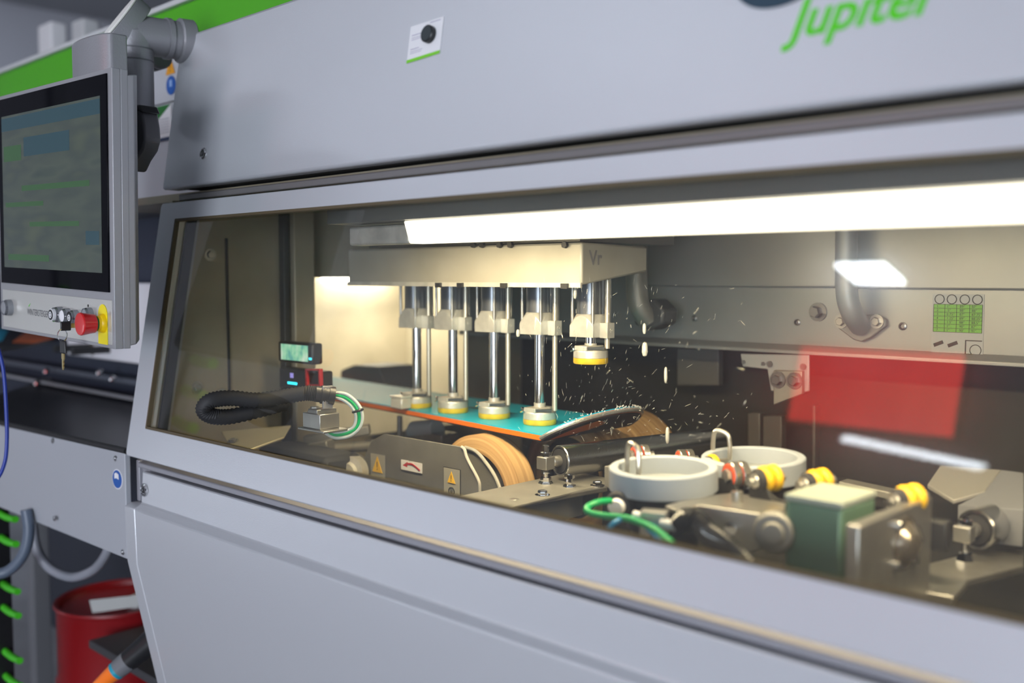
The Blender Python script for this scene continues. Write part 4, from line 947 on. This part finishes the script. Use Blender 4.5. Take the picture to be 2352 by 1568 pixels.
ye = ML(240,742); yl0 = ML(229,742).x; yl1 = ML(250,742).x; ybt = ML(240,790).z
yr_ = (yl1-yl0)/2; ycx = (yl0+yl1)/2
pts = [(yl0,-.0018,ybt),(yl1,-.0018,ybt)]+[(ycx+yr_*math.cos(R(a)),-.0018,ye.z+.012+yr_*1.1*math.sin(R(a))) for a in range(0,181,12)]
YP = obj('stop_label', B().prism(pts, (0,-.0008,0)), YELG, FP, local=True)
ec = V((ycx+.002,-.0026,ML(240,742).z))
ES = obj('emergency_stop', B().lathe(ec, FN, [(0,0),(.0155,0),(.0150,.004),(.0125,.007),(.0125,.011),(0,.011)], 36), mat('stop_yellow', (.85,.55,.0), .35), CT, local=True)
obj('stop_band', B().lathe(ec, FN, [(0,.011),(.0122,.011),(.0122,.016),(0,.016)], 32), mat('stop_green', (.0,.20,.03), .4), ES, local=True)
obj('stop_head', B().lathe(ec, FN, [(0,.015),(.0150,.015),(.0158,.022),(.0178,.033),(.0184,.036),(.0175,.038),(.012,.0385),(0,.038)], 40), RED, ES, local=True)
# key bunch
KB = thing('key_bunch', 'two black headed keys on a ring, one in the terminal lock', 'keys', m=Mt)
ki = kc+FN*.023
obj('key', B().box(ki.x-.0008, ki.x+.0008, ki.y-.008, ki.y+.002, ki.z-.0038, ki.z+.0038), BRASS, KB, local=True)
obj('key_head', B().box(ki.x-.0018, ki.x+.0018, ki.y-.025, ki.y-.008, ki.z-.008, ki.z+.007), BLACK, KB, .002, local=True)
kr = V((ki.x, ki.y-.022, ki.z-.011))
obj('key_ring', B().torus(kr+V((0,0,-.004)), (.9,.35,0), .0098, .0009, 32, 8), CHROME, KB, local=True)
hb = kr+V((.002,0,-.0125))
obj('key_head', B().box(hb.x-.0105,hb.x+.0105,hb.y-.0018,hb.y+.0018,hb.z-.021,hb.z), BLACK, KB, .003, local=True)
kk = B().box(hb.x-.0045,hb.x+.0045,hb.y-.001,hb.y+.001,hb.z-.030,hb.z-.021).prism([(hb.x-.003,hb.y-.001,hb.z-.030),(hb.x+.003,hb.y-.001,hb.z-.030),(hb.x+.001,hb.y-.001,hb.z-.034),(hb.x+.003,hb.y-.001,hb.z-.037),(hb.x+.0005,hb.y-.001,hb.z-.040),(hb.x+.002,hb.y-.001,hb.z-.043),(hb.x-.001,hb.y-.001,hb.z-.048),(hb.x-.003,hb.y-.001,hb.z-.044)], (0,.002,0))
obj('key', kk, BRASS, KB, local=True)

# ------------------------------------------------------------------ support arm
AR = thing('support_arm', 'silver tubular swing arm carrying the control terminal', 'arm', P(300,200,Y=.85))
A = lambda x, y, Y=.86: P(x, y, Y=Y)
el = A(305,78,.88)
dn = V((el.x, el.y, A(305,255,.88).z))
rad = .036
rt_ = A(415,58,.97)
hd = (rt_-el); hd.z = 0
obj('horizontal_tube', B().cyl(el-hd.normalized()*.0, rt_+V((0,0,el.z-rt_.z)), rad, seg=40), ARMP, AR)
obj('tube_collar', B().cyl(el+hd*.66, el+hd*.76, rad+.003, seg=40).cyl(el+hd*.92, el+hd*1.25, rad+.006, seg=40, bev=.003), ARMP, AR)
obj('vertical_tube', B().cyl(dn, el, rad, seg=40), ARMP, AR)
obj('joint_seam', B().cyl((el.x,el.y,A(300,118,.88).z), (el.x,el.y,A(300,115,.88).z), rad+.001, seg=40).cyl((el.x,el.y,A(300,145,.88).z), (el.x,el.y,A(300,142,.88).z), rad+.001, seg=40), DPAINT, AR)
hn = hd.normalized(); mn = (-hn*.55+V((.12,-.42,.68))).normalized()
obj('elbow_body', B().lathe(el, V((0,0,1)), [(0,rad),(rad*.6,rad*.8),(rad,0),(rad*.7,-.02),(0,-.02)], 32), ARMP, AR)
sdv = hn.cross(V((0,0,1))).normalized(); up_ = sdv.cross(mn).normalized()
mc = el+mn*(rad*.92)
ov = [mc+up_*(.062*math.cos(R(a)))+sdv*(.033*math.sin(R(a))) for a in range(0,360,12)]
obj('mitre_body', B().prism([p_-mn*.0005 for p_ in ov], -mn*.03), ARMP, AR, .001)
obj('mitre_cap', B().prism(ov, mn*.004), mat('cap_silver', (.85,.83,.78), .4, 0, .2, 300), AR, .0012)
# post behind the terminal
b0 = A(192,100,.79); b1 = A(280,92,.79)
pz1 = A(230,97,.79).z; w_ = b1.x-b0.x
dpt = [(b0.x, .79),(b0.x+w_*.02,.772)]+[(b0.x+w_*(.5-.48*math.cos(R(a))), .772-.018*math.sin(R(a))) for a in range(15,180,15)]+[(b1.x,.772),(b1.x,.80),(b0.x,.80)]
obj('terminal_post', B().prism([(x,y,pz1) for x,y in dpt], (0,0,-.22)), ARMP, AR, .003)
kn = A(362,130,.97)
obj('arm_knob', B().cyl(kn+V((-.03,0,0)), kn, .026, seg=28, bev=.003), BLACK, AR)
obj('arm_knob_ring', B().cyl(kn, kn+V((.014,0,0)), .026, seg=28, bev=.003), ALU, AR)
hp = [(296,244),(318,243),(325,258),(330,290),(332,320),(325,345),(310,368),(300,390),(296,395)]
obj('grip_handle', B().prism([P(x,y,Y=.785) for x,y in hp], (0,.03,0)), mat('handle_grey', (.10,.10,.11), .45), CT, .004)
obj('grip_cap', B().prism([P(x,y,Y=.783) for x,y in ((296,240),(318,240),(326,258),(296,252))], (0,.034,0)), BLACK, CT, .003)
obj('grip_pivot', B().lathe(P(303,293,Y=.785), FN, [(0,0),(.014,0),(.014,.004),(.010,.005),(0,.005)], 24), BLACK, CT)

# ------------------------------------------------------------------ rear module left of the machine
RM = thing('rear_module', 'grey upright machine module behind the terminal, with warning stickers', 'machine', (-2.4, 1.15, 0))
zA = P(380,121,Y=1.1).z; zS = P(360,241,Y=1.1).z; zE = P(340,462,Y=1.1).z
obj('module_upper_panel', B().box(-3.9, XL+.1, 1.104, 1.13, zS+.002, zA), PAINT, RM, .002)
obj('module_lower_panel', B().box(-3.9, XL+.1, 1.100, 1.13, zE, zS-.002), PAINT, RM, .002)
obj('module_lower_lip', B().box(-3.9, XL+.1, 1.108, 1.30, zE-.02, zE), DPAINT, RM, .002)
c_ = P(391,152,Y=1.103); warn(RM, c_, UX, UZ, NY, .042, ORI)
mt_ = P(393,196,Y=1.103); MS_ = obj('mandatory_sign', B().lathe(mt_, NY, [(0,0),(.021,0),(.021,.0008),(0,.0008)], 32), BLUI, RM)
obj('sign_figure', B().box(mt_.x-.006,mt_.x+.006,mt_.y-.0014,mt_.y-.0007,mt_.z-.003,mt_.z+.012), mat('sign_pale', (.25,.4,.7), .5), MS_)
PO = thing('notice_poster', 'green and white notice poster taped to the module behind the terminal', 'poster', P(365,325,Y=1.098))
qa = [P(x,y,Y=1.098) for x,y in ((342,251),(393,236),(387,318),(347,330))]
xa, xb = qa[0].x, qa[1].x; za, zb3 = qa[3].z, (qa[0].z)
obj('poster_sheet', B().box(xa,xb,1.0975,1.0985,za,zb3), WHT, PO)
obj('green_corner', B().prism([(xa,1.0972,zb3),(xb,1.0972,zb3),(xa,1.0972,za+(zb3-za)*.38)], (0,-.0006,0)), mat('poster_green', (.01,.16,.02), .5), PO)
obj('poster_footer', B().box(xa,xb,1.0966,1.0972,za,za+.008), mat('poster_navy', (.01,.03,.10), .5), PO)
lb_ = B()
for k in range(6): lb_.box(xa+.012+.006*k*0, xb-.010, 1.0966, 1.0972, za+.018+k*.006, za+.0195+k*.006)
obj('poster_lines', lb_, mat('line_grey', (.35,.36,.42), .6), PO)
obj('module_base', B().box(-4.4, XL-.03, 1.6, 1.75, 0, .86), mat('module_base_dark', (.035,.04,.055), .5), RM, .004)
obj('module_back', B().box(-3.9, -2.80, 1.75, 1.77, .88, zE), mat('void_navy', (.022,.028,.05), .6), RM)
# white lit cabinet behind
WC = thing('white_cabinet', 'bright white cabinet side glimpsed between terminal and door', 'cabinet', (-2.3,1.22,1.2))
obj('cabinet_body', B().box(P(150,700,Y=1.2).x, P(352,700,Y=1.2).x, 1.2, 1.255, P(330,838,Y=1.2).z, P(330,650,Y=1.2).z), mat('cabinet_white', (.75,.74,.78), .5), WC, .006)
obj('cabinet_door_gap', B().box(P(207,700,Y=1.199).x, P(212,700,Y=1.199).x, 1.197, 1.1995, P(330,830,Y=1.2).z, P(330,655,Y=1.2).z), mat('gap_brown', (.12,.09,.06), .6), WC)

# white parts seen above the module
for px, py, w_, h_, lb in ((105,82,.075,.085,'white boxy device on top of the green banded module'),(180,66,.06,.06,'blurred pale box further back on the module roof')):
    c_ = P(px,py,Y=1.5); t = thing('roof_device', lb, 'device', (c_.x,1.5,ztop+.012))
    obj('device_body', B().box(c_.x-w_, c_.x+w_*.6, 1.5, 1.56, ztop+.012, c_.z+h_*.55), PAINT2 if px > 150 else WHT, t, .008)
    obj('device_base', B().box(c_.x-w_*1.2, c_.x+w_*.9, 1.47, 1.59, ztop+.012, ztop+.03), PAINT2, t, .003)

# ------------------------------------------------------------------ infeed table
IT = thing('infeed_table', 'grey infeed table with dark mat and side panel, left of the door', 'table', (-2.3, 1.1, 0))
za_ = P(284,1040,X=-1.852).z; zb_2 = P(290,1282,X=-1.852).z
def onz(px, py, z): return P(px, py, Z=z)
t0_ = onz(0,976,za_); t1_ = onz(286,1041,za_)
lo0 = onz(0,1165,zb_2); lo1 = onz(292,1284,zb_2)
SPN = obj('side_panel', B().prism([t0_+(t0_-t1_)*.6, t1_, lo1, lo0+(lo0-lo1)*.6], (0,.012,0)), mat('infeed_paint', (.40,.415,.45), .42, 0, .3, 600), IT, .002)
bb = B(); mid = lambda px, py: PP(px, py, t1_, ((t0_-t1_).cross(lo1-t1_)).normalized())
nn_ = ((t0_-t1_).cross(lo1-t1_)).normalized(); nn_ = nn_ if nn_.y < 0 else -nn_
for px, py in ((122,1012),(266,1052),(126,1190),(283,1267)):
    obj('panel_screw', B().lathe(mid(px,py), nn_, [(0,0),(.006,0),(.0055,.002),(.003,.003),(.0025,.001),(0,.001)], 20), CHROME, SPN)
s_ = mid(270,1100)
ms = obj('glove_sign', B().lathe(s_, nn_, [(0,0),(.0195,0),(.0195,.0006),(0,.0006)], 36), WHT, SPN)
obj('sign_disc', B().lathe(s_+nn_*.0005, nn_, [(0,0),(.0175,0),(.0175,.0006),(0,.0006)], 36), BLUI, ms)
uxx = (t1_-t0_).normalized()
obj('sign_book', B().prism([s_+nn_*.0014+uxx*a_+UZ*c_ for a_, c_ in ((-.009,.0),(-.002,.002),(.007,.0),(.007,.010),(-.002,.013),(-.009,.010))], nn_*.0004), WHT, ms)
obj('bump_strip', B().tube([t0_+(t0_-t1_)*.6+V((0,.004,.004)), t1_+V((0,.004,.004))], .006, 10, 0), RUBBER, IT)
obj('table_mat', B().prism([t0_+(t0_-t1_)*.6+V((0,.012,-.003)), t1_+V((0,.012,-.003)), V((t1_.x,1.234,za_-.003)), V((t0_.x-.9,1.234,za_-.003))], (0,0,.004)), mat('table_mat', (.05,.05,.055), .35, .3, .6, 200), IT)
zr1 = P(150,905,Y=1.24).z
obj('back_rail', B().box(-3.9, XL-.02, 1.235, 1.255, za_, zr1+.03), mat('rail_black', (.03,.03,.032), .5), IT, .003)
obj('rail_cap', B().box(-3.9, XL-.02, 1.215, 1.258, P(150,850,Y=1.22).z-.012, P(150,850,Y=1.22).z+.006), mat('rail_cap', (.10,.11,.14), .4, .4), IT, .003)
obj('rail_strip', B().box(-3.9, XL-.02, 1.19, 1.2, P(150,892,Y=1.19).z, P(150,884,Y=1.19).z).box(-2.2,-2.18,1.2,1.235,P(150,892,Y=1.19).z, P(150,884,Y=1.19).z).box(-3.2,-3.18,1.2,1.235,P(150,892,Y=1.19).z, P(150,884,Y=1.19).z), ALU, IT, .002)
obj('table_leg', B().box(t1_.x-.06, t1_.x-.01, 1.15, 1.2, 0, za_-.004), DPAINT, IT, .003); obj('table_leg', B().box(-3.2,-3.15,1.15,1.2,0,za_-.004), DPAINT, IT, .003)
for k, (px, py) in enumerate(((88,882),(110,855),(232,858),(262,872),(168,946),(28,958))):
    q = P(px,py,Y=1.185 if py < 900 else 1.1)
    obj('table_knob', B().lathe(q, (0,-.6,.8), [(0,0),(.009,0),(.011,.006),(.007,.011),(0,.012)], 18), CHROME, IT)
# second snowboard lying on the rail
S2 = thing('snowboard', 'black snowboard nose with orange graphic and teal edge, below the terminal', 'snowboard', P(80,785,Y=1.1))
zq = P(100,790,Y=1.1).z
def bl2(x0_, y0_): return P(x0_, y0_, Z=zq)
nose = [(-60,815),(-60,752),(30,742),(90,744),(135,755),(148,768),(135,782),(80,795),(20,806)]
obj('board_base', B().prism([bl2(x,y) for x,y in nose], (0,0,.007)), BASEK, S2, .001)
fl2 = [(28,786),(60,762),(90,757),(128,766),(122,778),(80,788)]
obj('orange_graphic', B().prism([P(x,y,Z=zq+.0072) for x,y in fl2], (0,0,.0006)), ORANGE, S2)
obj('teal_patch', B().prism([P(x,y,Z=zq+.0072) for x,y in ((-50,795),(-50,756),(22,752),(6,782))], (0,0,.0006)), BOARDB, S2)
for k in range(2): obj('board_rest', B().box(P(-40,800,Z=zq).x+k*.12, P(-40,800,Z=zq).x+.02+k*.12, 1.10, 1.24, zq-.02, zq-.001), RUBBER, S2)

# ------------------------------------------------------------------ lower left: racks, hoses, drum, tool
def peg_rack(name, label, x, y, zs, L_, d, postx, sub='peg', m_=GRN, r=.008):
    t = thing(name, label, 'rack', (x, y, 0)); d = V(d).normalized()
    obj('rack_post', B().box(x-.02, x+.02, y-.02, y+.02, 0, max(zs)+.08).box(x-.12,x+.08,y-.15,y+.1,0,.03), BLACK, t, .002)
    for z in zs: obj('rack_peg', B().tube([V((x,y,z)), V((x,y,z))+d*L_*.5+V((0,0,-.004)), V((x,y,z))+d*L_], r, 12, 4, lambda i: 1.1 if i < 6 else 1), m_, t)
    return t
pt = [P(30,y,Y=.86) for y in (1190,1246,1352,1406,1506,1562)]
peg_rack('ski_rack', 'dark rack post with green pegs at the left edge below the table', pt[0].x-.10, .86, [p_.z for p_ in pt], .115, (1,.0,0), 0)
RK = thing('ski_rack', 'tall rack of green pegs mirrored as a green ladder in the left of the glass', 'rack', (-2.7,.3,0))
obj('rack_post', B().box(-2.83,-2.79,.25,.29,0,2.0).box(-3.0,-2.6,.15,.4,0,.03), DPAINT, RK, .003)
BRG = mat('peg_green', (.22,.85,.03), .4)
for k in range(9):
    z = 1.12+k*.095; obj('rack_peg', B().tube([(-2.81,.27,z+.012),(-2.70,.30,z),(-2.58,.33,z-.005)], .016, 12, 4), BRG, RK)
hose('drain_hose', 'pale drain hose looping below the infeed table', [(75,1205,2.3),(85,1260,2.3),(115,1305,2.3),(165,1325,2.28),(215,1308,2.25),(245,1270,2.2),(250,1240,2.2)], .0105, mat('hose_grey', (.26,.27,.31), .4), seg=16)
hose('drain_hose', 'grey-blue hose curling beside the green pegs at the left edge', [(-330,1900,2.3),(-260,1600,2.3),(-150,1400,2.25),(-40,1330,2.2),(20,1310,2.2),(55,1270,2.2),(66,1220,2.2),(60,1170,2.2)], .012, mat('hose_bluegrey', (.10,.13,.18), .4), seg=16)
hose('signal_cable', 'thin blue cable hanging down at the left edge before the table', [(-4,800,1.5),(8,850,1.5),(14,930,1.5),(16,1010,1.5),(10,1065,1.5),(-12,1105,1.5),(-60,1130,1.5),(-150,1110,1.52),(-230,1020,1.6)], .0028, mat('cable_blue', (.005,.03,.28), .4))
dc_ = P(210,1380,D=2.6); DRz = dc_.z
DRM = thing('steel_drum', 'red steel drum standing below the infeed table', 'drum', (dc_.x, dc_.y, 0))
dcc = V((dc_.x+.03, dc_.y+.06, 0)); dr = .155
obj('drum_body', B().lathe(dcc, UZ, [(0,0),(dr,0),(dr,.01),(dr-.003,.02),(dr-.003,DRz*.33),(dr+.003,DRz*.34),(dr-.003,DRz*.35),(dr-.003,DRz*.67),(dr+.003,DRz*.68),(dr-.003,DRz*.69),(dr-.003,DRz-.01),(dr+.004,DRz),(dr+.002,DRz+.006),(dr-.008,DRz+.004),(dr-.012,DRz-.008),(0,DRz-.008)], 56), DRUMR, DRM, ang=40)
obj('drum_cap', B().lathe(dcc+V((.07,.03,DRz-.008)), UZ, [(0,0),(.035,0),(.035,.02),(.03,.024),(0,.024)], 24), WHT, DRM)
obj('drum_label', B().prism([P(205,1378,D=2.5), P(318,1366,D=2.5), P(318,1392,D=2.5), P(212,1408,D=2.5)], (0,.004,0)), mat('label_paper', (.42,.43,.42), .6), DRM)
TL = thing('power_tool', 'black and grey hand tool with teal ring and orange nose at the lower left', 'tool', P(300,1510,D=1.9))
a_ = P(352,1470,D=2.05); b_ = P(228,1572,D=2.05); dd = (b_-a_).normalized()
obj('tool_body', B().lathe(a_-dd*.10, dd, [(0,0),(.028,0),(.030,.06),(.024,.12),(.022,.165),(0,.165)], 28), BLACK, TL)
obj('tool_sleeve', B().lathe(a_+dd*.065, dd, [(0,0),(.022,0),(.020,.028),(0,.028)], 28), DPAINT, TL)
obj('tool_ring', B().lathe(a_+dd*.093, dd, [(0,0),(.0195,0),(.0195,.008),(0,.008)], 28), mat('tool_teal', (.01,.30,.42), .4), TL)
obj('tool_nose', B().lathe(a_+dd*.101, dd, [(0,0),(.0185,0),(.012,.05),(0,.052)], 28), ORANGE, TL)
SF = thing('storage_shelf', 'dark low shelf the hand tool rests on, behind the machine corner', 'shelf', (-2.0,1.1,0))
zsf = b_.z-.03
obj('shelf_top', B().box(-2.35, XL-.1, .98, 1.3, zsf-.02, zsf-.0), mat('shelf_dark', (.05,.05,.055), .5), SF, .003)
obj('shelf_leg', B().box(-2.0,-1.96,1.0,1.04,0,zsf-.02), DPAINT, SF, .002)
obj('shelf_leg', B().box(-2.33,-2.29,1.2,1.24,0,zsf-.02), DPAINT, SF, .002)

# ------------------------------------------------------------------ card with magnet on the upper panel
c4_ = [UP(945,62), UP(1021,38), UP(1011,123), UP(935,147)]
NC = thing('notice_card', 'small white card with a green bottom edge on the upper panel', 'card', c4_[3])
pl = B().prism([p_+nup*.0012 for p_ in c4_], -nup*.0008); cs = obj('card_sheet', pl, WHT, NC)
lo_ = .09
obj('green_stripe', B().prism([c4_[3].lerp(c4_[0],lo_)+nup*.0016, c4_[2].lerp(c4_[1],lo_)+nup*.0016, c4_[2]+nup*.0016, c4_[3]+nup*.0016], -nup*.0004), mat('stripe_green', (.2,.62,.03), .5), NC)
tb = B()
def cu(u, v): return (c4_[3].lerp(c4_[2],u)).lerp(c4_[0].lerp(c4_[1],u), v)+nup*.0016
for u0,u1,v,h_ in ((.08,.36,.72,.02),(.08,.46,.65,.012),(.08,.42,.60,.012),(.08,.34,.34,.018),(.08,.45,.28,.012),(.08,.42,.23,.012),(.6,.92,.93,.02)):
    tb.prism([cu(u0,v), cu(u1,v), cu(u1,v+h_), cu(u0,v+h_)], -nup*.0003)
obj('card_print', tb, mat('print_grey', (.40,.38,.50), .6), NC)
mg = UP(990,81)+nup*.0015
MG = thing('round_magnet', 'round black magnet pinning the white card', 'magnet', mg)
obj('magnet_body', B().lathe(mg, nup, [(0,0),(.0125,0),(.0125,.007),(.0115,.008),(0,.008)], 36), BLACK, MG)
obj('magnet_face', B().lathe(mg+nup*.008, nup, [(0,0),(.0105,0),(.0105,.0004),(0,.0004)], 36), mat('magnet_grey', (.03,.04,.045), .5), MG)
